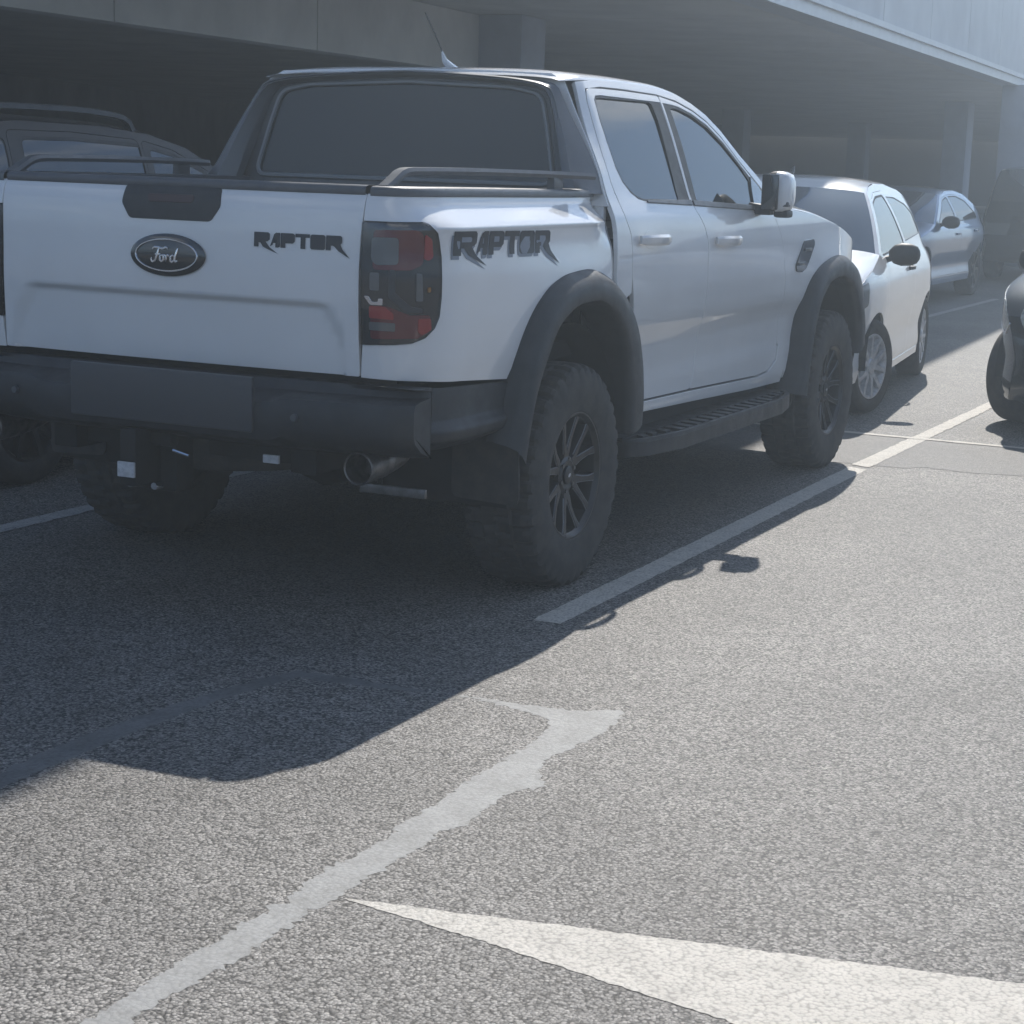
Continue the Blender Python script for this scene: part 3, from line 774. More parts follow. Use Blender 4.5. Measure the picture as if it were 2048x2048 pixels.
# ---- rear bumper
rows = []
prof = [(-1.00, .812), (-1.085, .812), (-1.105, .800), (-1.115, .780), (-1.190, .772), (-1.212, .765), (-1.222, .745), (-1.222, .672), (-1.212, .645), (-1.17, .612), (-1.10, .590), (-1.0, .585)]
XE = .915
for i in range(61):
    t = -1 + 2 * i / 60; x = XE * t
    e = max(0, (abs(t) - .93) / .07); push = .035 * e ** 2 + .075 * abs(t) ** 4
    dip = -.022 * ss(.47, .42, abs(x)) * ss(0, 1, 1)
    rows.append([(x, y + push * (1 if y < -1.09 else 0), z - (.018 * ss(.50, .44, abs(x)) if .60 < z < .79 and y < -1.18 else 0)) for y, z in prof])
for xs in (-1, 1):  # end caps turned inwards
    pass
_k = len(prof); _v = [p for r in rows for p in r]; _f = [(i * _k + j, i * _k + j + 1, (i + 1) * _k + j + 1, (i + 1) * _k + j) for i in range(60) for j in range(_k - 1)]
_f += [tuple(range(_k)), tuple(range(60 * _k, 61 * _k))]
rb = mesh('rear_bumper', _v, _f, 'plastic', truck, True, 32)
bm = bmesh.new(); bm.from_mesh(rb.data); bmesh.ops.recalc_face_normals(bm, faces=list(bm.faces)); bm.to_mesh(rb.data); bm.free(); rb.data.set_sharp_from_angle(angle=R(32))
def low(u, z):
    """bumper corner: follows the bed side plan, tucked under at the bottom"""
    x, y, nx, ny = base(u); o = lerp_tab([(.56, -.10), (.60, -.055), (.635, .012), (.665, .020), (.70, -.006), (.80, -.012), (.83, -.03)], z)
    return (x + nx * o, y + ny * o, z)
def _corner(mir):
    return panel('bumper_corner', truck, 'plastic', [(-1.02, .60), (-.56, .585), (-.54, .62), (-.462, .782), (-.77, .797), (-.93, .803), (-1.02, .806)], low, su=.03, sz=.008, depth=.02, mirror=mir)
pair(_corner)
# sensors, tread pad and the number plate
mb = MB(); mb.box(-.31, .40, -1.232, -1.212, .650, .826, .006); np_ = mb.build('number_plate', 'plate', rb)
for x in (-.55, .55):
    mb = MB(); mb.lathe([(-1.228, 0), (-1.228, .011), (-1.215, .012)], 14, 'y', (x, .012 if abs(x) > .6 else 0, .71)); mb.build('parking_sensor', 'satin', rb)
# ---- exhaust
def exhaust(x):
    mb = MB(); path = resample([(x, -1.135, .555), (x, -1.02, .562), (x - .01, -.90, .575), (x - .05, -.75, .60), (x - .08, -.5, .63)], 24)
    prof = [(.052 * math.cos(2 * math.pi * k / 28), .052 * math.sin(2 * math.pi * k / 28)) for k in range(28)]
    mb.sweep(path, prof, cap=False)
    e = MB(); e.lathe([(-1.137, .0535), (-1.141, .050), (-1.137, .0465), (-1.05, .0465), (-1.0, .046)], 32, 'y', (x, 0, .555)); e.lathe([(-1.01, .046), (-1.01, .0)], 32, 'y', (x, 0, .555))
    o = mb.build('exhaust_tip', 'steel', truck); e.build('tip_rim', 'steel', o)
    return o
exhaust(.735); exhaust(-.735)
mb = MB(); mb.box(.66, .90, -1.00, -.985, .455, .485, .004); mb.build('recovery_bracket', 'steel', truck)
# ---- tow hitch
th = MB(); th.box(-.16, .02, -1.10, -1.00, .40, .62, .01); th.box(-.11, -.045, -1.235, -1.09, .43, .62, .01); th.box(-.17, .03, -1.15, -1.10, .56, .63, .008)
hitch = th.build('tow_hitch', 'dark', truck)
mb = MB(); mb.box(-.112, -.045, -1.245, -1.236, .462, .512, .002); mb.build('hitch_label', 'sticker', hitch)
for x in (-.128, -.028):
    mb = MB(); mb.lathe([(-1.16, 0), (-1.16, .012), (-1.153, .0135), (-1.12, .0135)], 12, 'y', (x, 0, .425)); mb.build('hitch_bolt', 'chrome', hitch)
mb = MB(); mb.tube([(.055, -1.17, .555), (.11, -1.16, .540)], .005, 6); mb.build('hitch_pin', 'chrome', hitch)
mb = MB(); mb.box(.36, .42, -1.105, -1.095, .535, .562, .002); mb.build('wiring_label', 'sticker', truck)
# ---- chassis
mb = MB()
for s in (-1, 1): mb.box(s * .48 - .05, s * .48 + .05, -1.05, 3.85, .50, .64, .01)
for y in (-.95, -.3, .7, 1.8, 2.8, 3.6): mb.box(-.48, .48, y - .04, y + .04, .52, .60)
mb.box(-.55, .55, .8, 3.4, .44, .56, .03); mb.box(-.88, .88, .42, 2.62, .53, .585); mb.box(-.80, .80, -1.02, .42, .80, .86)
mb.build('chassis', 'dark', truck)
mb = MB(); mb.tube([(-.72, 0, .405), (.72, 0, .405)], .055, 14); mb.lathe([(-.15, .03), (-.10, .12), (0, .15), (.10, .12), (.15, .03)], 20, 'x', (-.05, 0, .41)); mb.build('rear_axle', 'dark', truck)
mb = MB(); mb.tube([(-.72, 3.27, .405), (.72, 3.27, .405)], .045, 12); mb.box(-.3, .3, 3.1, 3.45, .33, .50, .04); mb.build('front_axle', 'dark', truck)
mb = MB(); mb.lathe([(.50, .20), (.46, .26), (.46, .36), (.50, .39), (.60, .39), (.64, .36), (.64, .26), (.60, .20)], 40, 'z', (-.05, -.62, .0)); mb.build('spare_tyre', 'rubber', truck)
# ---- mud flaps
def _flap(y, xm=.985):
    def f(mir):
        mb = MB(); pts = fillet([(.735, .375), (xm, .365), (xm + .008, .40), (xm, .60), (.735, .60)], .03, 4)
        mb.prism(pts, y, y + .010, 'y'); return mb.build('mud_flap', 'rubber', truck, mirror=mir)
    return f
pair(_flap(-.50)); pair(_flap(2.74, .93))
# ---- running boards
def _board(mir):
    pl = [(.80, .58), (.96, .58), (1.0, .66), (1.045, .95), (1.045, 2.25), (1.0, 2.50), (.95, 2.60), (.80, 2.60)]
    pl = fillet(pl, .08, 5)
    mb = MB(); mb.prism(pl, .392, .448, 'z'); b = mb.build('running_board', 'plastic', truck, mirror=mir, angle=30)
    mb = MB(); mb.prism([(.80, .60), (.925, .60), (.925, 2.58), (.80, 2.58)], .4485, .4625, 'z'); mb.build('step_plate', 'plastic', b, mirror=mir, smooth=False)
    lip = [(x, y) for x, y in pl if x > .93]
    mb = MB(); mb.sweep([(x - .012, y, .456) for x, y in sorted(lip, key=lambda p: p[1])], [(-.012, -.0075), (.012, -.0075), (.010, .0065), (-.010, .0065)]); mb.build('step_lip', 'plastic', b, mirror=mir)
    for k in range(19):
        y = .70 + k * .098; xo = 1.012 if .95 < y < 2.25 else (.985 if y > .8 and y < 2.4 else .965)
        mb = MB(); mb.prism([(.926, y + .028), (.926, y + .080), (xo, y + .052), (xo, y)], .4490, .4615, 'z'); mb.build('tread_rib', 'plastic', b, mirror=mir, smooth=False)
    return b
pair(_board)
for s in (-1, 1):
    mb = MB(); mb.box(min(s * .62, s * .84), max(s * .62, s * .84), .5, 2.65, .43, .53, .02)
    mb.build('board_bracket', 'dark', truck)

# ---- door mirrors
def _mirror(mir):
    rows = []
    N = 20
    secs = [(.955, .55, 0.0), (.962, .82, .0), (.985, .98, .0), (1.012, 1.0, .004), (1.045, .97, .010), (1.068, .86, .016), (1.080, .60, .02)]
    cy, cz, hy, hz = 2.125, 1.415, .075, .092
    for x, k, dy in secs:
        row = []
        for i in range(N + 1):
            a = 2 * math.pi * i / N; c, s = math.cos(a), math.sin(a)
            e = .55
            row.append((x, cy - dy + hy * k * math.copysign(abs(c) ** e, c), cz + hz * k * math.copysign(abs(s) ** e, s)))
        rows.append(row)
    cap_rows = rows[3:] + [[(1.082, cy - .02, cz)] * (N + 1)]
    in_rows = [[(.953, cy, cz)] * (N + 1)] + rows[:4]
    m = loft('door_mirror', truck, 'plastic', in_rows, mirror=mir, angle=60)
    c = loft('mirror_cap', m, 'white', cap_rows, mirror=mir, angle=60)
    for o in (m, c):
        bm = bmesh.new(); bm.from_mesh(o.data); bmesh.ops.remove_doubles(bm, verts=list(bm.verts), dist=1e-5); bmesh.ops.recalc_face_normals(bm, faces=list(bm.faces)); bm.to_mesh(o.data); bm.free()
    mb = MB(); mb.box(.957, 1.034, 2.030, 2.046, 1.335, 1.492, .006); mb.build('mirror_glass', 'glass', m, mirror=mir)
    mb = MB(); mb.sweep([(.87, 2.12, 1.345), (.93, 2.13, 1.335), (.985, 2.13, 1.335)], [(-.05, -.025), (.05, -.025), (.05, .02), (-.05, .02)]); mb.box(1.0, 1.07, 2.08, 2.17, 1.300, 1.335, .015); mb.build('mirror_arm', 'plastic', m, mirror=mir)
    mb = MB(); mb.box(1.020, 1.078, 2.05, 2.09, 1.350, 1.372, .004); mb.build('mirror_indicator', 'satin', m, mirror=mir)
    return m
pair(_mirror)
def _tri(mir):
    return panel('mirror_base', truck, 'gloss', lean([(2.10, 1.345), (2.345, 1.325), (2.24, 1.436), (2.16, 1.475)]), cab, lift=.004, su=.06, sz=.04, depth=.008, mirror=mir)
pair(_tri)

# ---- wheels
def tyre_mesh(Rt, rr, w, lug=True, seg=180, deep=.011):
    hw = w / 2
    prof = [(hw * .80, rr - .004), (hw * .90, rr + .010), (hw * .985, rr + (Rt - rr) * .30), (hw * 1.0, rr + (Rt - rr) * .52), (hw * .985, rr + (Rt - rr) * .70), (hw * .955, Rt - .040), (hw * .93, Rt - .022), (hw * .86, Rt - .008), (hw * .70, Rt - .001), (hw * .62, Rt), (hw * .42, Rt + .0), (hw * .36, Rt + .001), (hw * .12, Rt + .001), (hw * .05, Rt + .001)]
    prof = prof + [(-a, b) for a, b in reversed(prof)]
    vs, fs = [], []; k = len(prof)
    for i in range(seg):
        a = 2 * math.pi * i / seg
        for q, (h, r) in enumerate(prof):
            j = min(q, k - 1 - q); rad = r
            if lug:
                ph = (i * 40 / seg * 1.0) % 1.0; alt = (int(i * 40 / seg) % 2)
                side = 1 if q < k / 2 else 0
                if 5 <= j <= 9:
                    if ph < .30: rad -= deep * (1.0 if j > 5 else .55)
                    elif j in (5, 6) and alt: rad += .004
                elif 9 < j <= 11: rad -= deep * (.9 if j == 10 else .2) if ph < .75 else 0
                elif j >= 12:
                    if ((ph + .5 * side + .25) % 1.0) < .28: rad -= deep
                elif j in (3, 4): rad += 0
            vs.append((h, rad * math.cos(a), rad * math.sin(a)))
    for i in range(seg):
        j = (i + 1) % seg
        for q in range(k - 1): fs.append((i * k + q, i * k + q + 1, j * k + q + 1, j * k + q))
    return vs, fs
def truck_wheel():
    """outer face towards +x, centred on the origin"""
    vs, fs = tyre_mesh(.408, .226, .285, True, 200)
    t = mesh('tyre', vs, fs, 'rubber', None, True, 28)
    mb = MB()
    mb.lathe([(.118, .236), (.126, .232), (.126, .226), (.116, .220), (.108, .212), (.02, .198), (-.10, .198), (-.12, .236)], 64, 'x')
    mb.lathe([(.0, .198), (-.01, .0)], 40, 'x')
    sp = MB(); ed = MB()
    for k in range(6):
        a0 = 2 * math.pi * k / 6 + .26
        for sgn in (-1, 1):
            # each arm runs from the hub out to the rim, twin arms forming a V
            stn = [(.050, .050, .030, .088), (.085, .125, .022, .094), (.130, .190, .016, .098), (.178, .235, .014, .106), (.214, .275, .020, .112)]
            top = []; vs = []
            pts = []
            for r, ang, hwid, x in stn:
                a = a0 + sgn * ang * 1.02; c = Vector((x, r * math.cos(a), r * math.sin(a))); tv = Vector((0, -math.sin(a), math.cos(a)))
                pts.append((c, tv, hwid))
            n = len(pts); V = []
            for c, tv, hw_ in pts:
                V += [c - tv * hw_ * .55, c + tv * hw_ * .55, c + tv * hw_ * .85 + Vector((-.012, 0, 0)), c + tv * hw_ + Vector((-.055, 0, 0)), c - tv * hw_ + Vector((-.055, 0, 0)), c - tv * hw_ * .85 + Vector((-.012, 0, 0))]
            F = []
            for i in range(n - 1):
                for q in range(6): r2 = (q + 1) % 6; F.append((i * 6 + q, i * 6 + r2, (i + 1) * 6 + r2, (i + 1) * 6 + q))
            F.append((0, 5, 4, 3, 2, 1)); sp.add(V, F)
            E_ = []
            for c, tv, hw_ in pts[1:]: E_.append((c + tv * hw_ * .68 * sgn + Vector((-.0035, 0, 0))))
            ed.tube(E_, .0026, 5)
            E_ = []
            for c, tv, hw_ in pts[1:]: E_.append((c - tv * hw_ * .68 * sgn + Vector((-.0035, 0, 0))))
            ed.tube(E_, .0022, 5)
    mb.add(sp.v, sp.f)
    mb.lathe([(.07, .075), (.090, .070), (.096, .055), (.092, .036), (.086, .034)], 32, 'x')
    rim = mb.build('rim', 'rim', None, angle=30)
    edge = ed.build('machined_edge', 'rim_edge', rim)
    cp = MB(); cp.lathe([(.086, .036), (.100, .034), (.103, .028), (.104, 0)], 28, 'x'); cap = cp.build('hub_cap', 'rim', rim)
    bd = MB(); bd.lathe([(.1045, .0), (.1045, .008)], 16, 'x'); bd.v = [(v[0], v[1] * 1.5, v[2] * .8) for v in bd.v]; badge = bd.build('hub_badge', 'sticker', rim)
    nuts = MB()
    for k in range(6):
        a = 2 * math.pi * k / 6; nuts.lathe([(.10, 0), (.10, .008), (.085, .010)], 6, 'x', (0, .058 * math.cos(a), .058 * math.sin(a)))
    nt_ = nuts.build('wheel_nuts', 'steel', rim)
    dk = MB(); dk.lathe([(.03, .0), (.03, .165), (.01, .165), (.01, 0)], 40, 'x'); disc = dk.build('brake_disc', 'steel', rim)
    return t, rim, [edge, cap, badge, nt_, disc]
def dup(o, parent):
    c = o.copy(); COL.objects.link(c); c.parent = parent; return c
def wheels_for(root, builder, spots, steer=0.0):
    """spots: (x, y, z, spin) ; one wheel object per spot, with tyre and rim parts"""
    t, rim, subs = builder()
    for i, (x, y, z, spin) in enumerate(spots):
        w = bpy.data.objects.new('wheel', None); COL.objects.link(w); w.parent = root; w.empty_display_size = .1
        w.location = (x, y, z); w.rotation_euler = (spin, 0, (0 if x > 0 else math.pi) + (steer if y > .5 else 0))
        ti = t if i == 0 else dup(t, w); ri = rim if i == 0 else dup(rim, w)
        ti.parent = w; ri.parent = w
        if i == 0: pass
        # the rim's own pieces hang under the wheel beside it, so that nothing lies a fourth level down
        for s in subs:
            si = s if i == 0 else dup(s, w)
            si.parent = w; si.matrix_parent_inverse = Matrix.Identity(4)
wheels_for(truck, truck_wheel, [(.855, 0, .402, .35), (-.855, 0, .402, .9), (.855, 3.27, .402, .1), (-.855, 3.27, .402, .6)])

# =================================================================== OTHER CARS
def recalc(o, ang=50):
    bm = bmesh.new(); bm.from_mesh(o.data); bmesh.ops.remove_doubles(bm, verts=list(bm.verts), dist=1e-5); bmesh.ops.recalc_face_normals(bm, faces=list(bm.faces)); bm.to_mesh(o.data); bm.free()
    o.data.set_sharp_from_angle(angle=R(ang)); return o
def plain_wheel(Rt, rr, w, style, rim_mat):
    def f():
        vs, fs = tyre_mesh(Rt, rr, w, False, 64)
        t = mesh('tyre', vs, fs, 'rubber', None, True, 40)
        hw = w / 2; mb = MB()
        mb.lathe([(hw * .80, rr + .006), (hw * .86, rr + .002), (hw * .86, rr - .010), (hw * .74, rr - .018), (-hw * .3, rr - .03), (-hw * .8, rr)], 48, 'x')
        mb.lathe([(hw * .15, rr - .02), (hw * .12, .0)], 32, 'x')
        n = style[0]
        for k in range(n):
            for sgn in ((-1, 1) if style[1] else (0,)):
                a0 = 2 * math.pi * k / n; st = [(rr * .12, .0, rr * .10), (rr * .45, style[2] * sgn, rr * .075), (rr * .78, style[2] * 1.15 * sgn, rr * .06), (rr * .97, style[2] * 1.3 * sgn, rr * .075)]
                V = []
                for i, (r, da, hwid) in enumerate(st):
                    a = a0 + da; c = Vector((hw * (.80 - .10 * (i == 0) + .03 * i), r * math.cos(a), r * math.sin(a))); tv = Vector((0, -math.sin(a), math.cos(a)))
                    V += [c - tv * hwid, c + tv * hwid, c + tv * hwid * 1.15 + Vector((-.03, 0, 0)), c - tv * hwid * 1.15 + Vector((-.03, 0, 0))]
                F = []
                for i in range(len(st) - 1):
                    for q in range(4): r2 = (q + 1) % 4; F.append((i * 4 + q, i * 4 + r2, (i + 1) * 4 + r2, (i + 1) * 4 + q))
                mb.add(V, F)
        mb.lathe([(hw * .70, rr * .26), (hw * .86, rr * .22), (hw * .90, rr * .12), (hw * .90, 0)], 24, 'x')
        rim = mb.build('rim', rim_mat, None, angle=35)
        return t, rim, []
    return f
def make_car(name, label, paint, spec, loc, rz, group=None):
    root = thing(name, label, 'car', loc, rz, group)
    W, prof, taper = spec['W'], spec['prof'], spec['taper']
    def S(y, z): return (W + lerp_tab(prof, z) + lerp_tab(taper, y), y, z)
    wb, Rt = spec['wb'], spec['R']
    ar = Rt + spec.get('arch', .05)
    # silhouette
    sil = []
    for seg in spec['top']:
        for st in seg[2]:
            p = (st[0], st[1])
            if not sil or (abs(sil[-1][0] - p[0]) + abs(sil[-1][1] - p[1])) > 1e-4: sil.append(p)
    zb = spec['zb']
    def arch(yc, rev):
        pts = []
        a0 = math.asin(max(-1, min(1, (zb - Rt) / ar)))
        for i in range(19):
            a = a0 + (math.pi - 2 * a0) * i / 18
            pts.append((yc - ar * math.cos(a), Rt + ar * math.sin(a)))
        return pts
    bottom = arch(0, 0) + arch(wb, 0)
    poly = sil + bottom            # front top -> rear, then forward along the bottom
    for mir in (False, True):
        doors = spec['doors']; holes = [d['out'] for d in doors] + [fillet(q, .03, 3) for q in spec.get('quarter', [])]
        side = panel('body_side', root, paint, poly, S, holes=holes, su=.07, sz=.03, bstep=.035, mirror=mir)
        panel('door_frame', root, 'dark', [(min(p[0] for p in doors[0]['out'] + doors[-1]['out']) - .02, zb + .05), (max(p[0] for p in doors[0]['out'] + doors[-1]['out']) + .02, zb + .05), (max(p[0] for p in doors[0]['out'] + doors[-1]['out']) + .02, spec['belt'] - .02), (min(p[0] for p in doors[0]['out'] + doors[-1]['out']) - .02, spec['belt'] - .02)], S, lift=-.022, su=.2, sz=.1, depth=.004, mirror=mir)
        for d in doors:
            dd = panel('door', root, paint, grow(d['out'], -.004), S, holes=[grow(d['win'], .014)], su=.06, sz=.025, bstep=.03, mirror=mir)
            panel('window', dd, 'glass', d['win'], S, lift=-.004, su=.1, sz=.06, depth=.004, mirror=mir)
            panel('window_seal', dd, 'plastic', grow(d['win'], .013), S, holes=[grow(d['win'], .001)], lift=-.0015, su=.1, sz=.06, depth=.006, mirror=mir)
            y0, zc = d['handle']; mb = MB(); path = []
            for i in range(9):
                t = i / 8; path.append((S(y0 + .18 * t, zc)[0] + .006 + .020 * math.sin(math.pi * t) ** .5, y0 + .18 * t, zc))
            mb.sweep(path, [(-.008, -.014), (.008, -.012), (.010, .010), (-.008, .014)]); mb.build('door_handle', spec.get('handle_mat', paint), dd, mirror=mir)
        for q in spec.get('quarter', []):
            panel('quarter_window', root, 'glass', fillet(grow(q, -.008), .03, 3), S, lift=-.004, su=.1, sz=.06, depth=.006, mirror=mir)
            panel('quarter_seal', root, 'plastic', fillet(grow(q, -.001), .03, 3), S, holes=[fillet(grow(q, -.009), .03, 3)], lift=-.003, su=.1, sz=.06, depth=.006, mirror=mir)
        # wheel wells
        for yc in (0, wb):
            mb = MB(); n = 15
            for i in range(n - 1):
                a, b = math.pi * i / (n - 1), math.pi * (i + 1) / (n - 1)
                mb.add([(.40, yc + ar * math.cos(a), Rt + ar * math.sin(a)), (W - .03, yc + ar * math.cos(a), Rt + ar * math.sin(a)), (W - .03, yc + ar * math.cos(b), Rt + ar * math.sin(b)), (.40, yc + ar * math.cos(b), Rt + ar * math.sin(b))], [(0, 1, 2, 3)])
            mb.prism([(yc + ar * math.cos(math.pi * i / 14), Rt + ar * math.sin(math.pi * i / 14)) for i in range(15)] + [(yc - ar, zb), (yc + ar, zb)], .40, .41, 'x')
            mb.build('wheel_well', 'dark', root, mirror=mir)
        # sill trim
        mb = MB(); mb.sweep([(S(y, zb)[0] + .004, y, zb + .02) for y in (ar + .03, wb / 2, wb - ar - .03)], [(-.03, -.035), (.008, -.03), (.012, .02), (-.03, .03)]); mb.build('sill', spec.get('sill_mat', paint), root, mirror=mir)
        # mirror
        if 'mirror' in spec:
            my, mz = spec['mirror']; x0 = S(my, mz)[0]; rows = []
            for x, k in ((.02, .35), (.05, .8), (.10, 1.0), (.16, .95), (.20, .72), (.215, .4), (.22, .02)):
                rows.append([(x0 + x + .0, my - .03 * (x / .2) + .055 * k * math.cos(2 * math.pi * i / 16), mz + .075 * k * math.sin(2 * math.pi * i / 16) + .02) for i in range(17)])
            recalc(loft('door_mirror', root, spec.get('mirror_mat', 'plastic'), rows, mirror=mir))
            mb = MB(); mb.tube([(x0 - .02, my + .02, mz - .02), (x0 + .06, my, mz)], .022, 8); mb.build('mirror_arm', 'plastic', root, mirror=mir)
    T2 = tvals(27)
    for nm, mt, sts in spec['top']:
        res = resample([tuple(s[:4]) for s in sts], max(4, len(sts) * 4))
        rows = []
        for y, z, cr, bow in res:
            x = S(y, z)[0] - .003
            rows.append([(x * t, y + bow * (1 - abs(t) ** 2.2), z + cr * max(0, 1 - abs(t) ** 2.6) ** .7) for t in T2])
        if nm == 'windscreen' or nm == 'rear_window':
            loft(nm, root, 'screen', [r[2:-2] for r in rows], angle=80)
            for s in (0, 1): loft('screen_pillar', root, paint, [(r[:3] if s == 0 else r[-3:]) for r in rows], angle=80)
        else:
            loft(nm, root, paint if mt == 'paint' else mt, rows, angle=60)
    mb = MB(); mb.box(-W + .12, W - .12, spec['top'][-1][2][-1][0] + .1, spec['top'][0][2][0][0] - .1, zb, zb + .08); mb.build('underbody', 'dark', root, smooth=False)
    wheels_for(root, plain_wheel(Rt, spec['rr'], spec['tw'], spec['rim'], spec['rim_mat']), [(W - spec['tw'] / 2 - .015, 0, Rt, .3), (-W + spec['tw'] / 2 + .015, 0, Rt, .9), (W - spec['tw'] / 2 - .015, wb, Rt, .5), (-W + spec['tw'] / 2 + .015, wb, Rt, .1)], spec.get('steer', 0.0))
    return root, S
silver_trim = material('silver_trim', (.62, .63, .65), .35, metal=.25, var=.3, var_scale=40)
# --- small white hatchback
hatch = dict(W=.862, wb=2.49, R=.298, rr=.205, tw=.185, zb=.22, belt=.96, arch=.045,
    prof=[(.18, -.05), (.30, -.018), (.42, -.028), (.55, -.012), (.68, .0), (.80, -.006), (.90, -.036), (.97, -.075), (1.10, -.128), (1.25, -.200), (1.38, -.282), (1.46, -.342)],
    taper=[(-.66, -.13), (-.45, -.05), (0, 0), (2.2, 0), (2.7, -.03), (2.95, -.085), (3.15, -.19), (3.26, -.27)],
    top=[('front_bumper', 'paint', [(3.10, .20, 0, .16), (3.19, .30, 0, .17), (3.21, .46, 0, .17), (3.18, .60, 0, .16), (3.12, .70, 0, .15)]),
         ('bonnet', 'paint', [(3.12, .70, 0, .15), (3.02, .78, .02, .14), (2.80, .86, .05, .12), (2.50, .925, .06, .12), (2.17, .985, .05, .15)]),
         ('windscreen', 'glass', [(2.17, .985, .05, .15), (1.95, 1.14, .045, .15), (1.76, 1.27, .04, .12), (1.60, 1.365, .035, .09)]),
         ('roof', 'paint', [(1.60, 1.365, .035, .09), (1.40, 1.405, .05, .06), (1.05, 1.430, .05, .02), (.6, 1.425, .05, 0), (.1, 1.385, .045, 0), (-.24, 1.320, .04, -.03)]),
         ('rear_window', 'glass', [(-.24, 1.320, .04, -.03), (-.42, 1.19, .02, -.06), (-.52, 1.04, .0, -.09)]),
         ('tailgate', 'paint', [(-.52, 1.04, 0, -.09), (-.57, .90, 0, -.10), (-.60, .70, 0, -.10), (-.61, .62, 0, -.10)]),
         ('rear_bumper', 'paint', [(-.61, .62, 0, -.10), (-.635, .45, 0, -.10), (-.60, .28, 0, -.10), (-.54, .22, 0, -.10)])],
    doors=[dict(out=fillet([(2.04, .29), (2.13, .40), (2.16, .80), (2.10, .965), (1.60, 1.325), (1.30, 1.375), (.90, 1.385), (.83, 1.0), (.85, .60), (.95, .38), (1.02, .29)], .05, 4),
                win=fillet([(2.03, .985), (1.60, 1.292), (1.32, 1.335), (.95, 1.345), (.885, 1.02)], .03, 4), handle=(.93, .86))],
    quarter=[[(.80, 1.03), (.855, 1.345), (.45, 1.335), (.08, 1.285), (-.16, 1.19), (-.22, 1.07)]],
    mirror=(1.93, .965), mirror_mat='plastic', handle_mat='plastic', rim=(5, True, .26), rim_mat=silver_trim, steer=R(-17))
white_hatch, S_h = make_car('hatchback_car', 'small white three door hatchback with silver wheel trims, parked nose to nose with the pickup', 'white', hatch, (-.53, 7.99, 0), math.pi + R(6.6))
mb = MB(); mb.sweep([(0, 1.28, 1.475), (0, 1.22, 1.49), (0, 1.16, 1.535)], [(.022 * math.cos(k * math.pi / 4), .016 * math.sin(k * math.pi / 4)) for k in range(8)], scale=[1, .9, .2]); mb.build('antenna_fin', 'plastic', white_hatch)
def nose(S):
    ye = [(.30, 3.19), (.46, 3.21), (.60, 3.18), (.70, 3.12), (.78, 3.02), (.86, 2.80)]; bw = [(.30, .17), (.60, .16), (.70, .15), (.78, .14), (.86, .12)]
    def f(x, z):
        y = lerp_tab(ye, z); xe = S(y, z)[0]; t = min(1, abs(x) / xe); return (-x, y + lerp_tab(bw, z) * (1 - t ** 2.2), z)
    return f
for s in (-1, 1):
    panel('headlight', white_hatch, 'lens_grey', fillet([(s * .40, .66), (s * .58, .66), (s * .60, .78), (s * .46, .77)], .03, 3), nose(S_h), lift=.010, su=.05, sz=.03, depth=.015)
    mb = MB(); mb.box(min(s * .30, s * .52), max(s * .30, s * .52), 3.24, 3.30, .33, .40, .015); mb.build('fog_lamp_recess', 'plastic', white_hatch)
mb = MB(); mb.box(-.42, .42, 3.26, 3.372, .40, .55, .03); mb.build('front_grille', 'plastic', white_hatch)
for mir in (False, True):
    panel('headlight_side', white_hatch, 'lens_grey', fillet([(2.78, .70), (3.08, .63), (3.13, .70), (2.98, .80), (2.76, .845)], .03, 3), S_h, lift=.003, su=.06, sz=.04, depth=.006, mirror=mir)
    panel('tail_light', white_hatch, 'red_dark', fillet([(-.50, .78), (-.30, .80), (-.36, 1.0), (-.50, 1.02)], .03, 3), S_h, lift=.003, su=.06, sz=.04, depth=.006, mirror=mir)

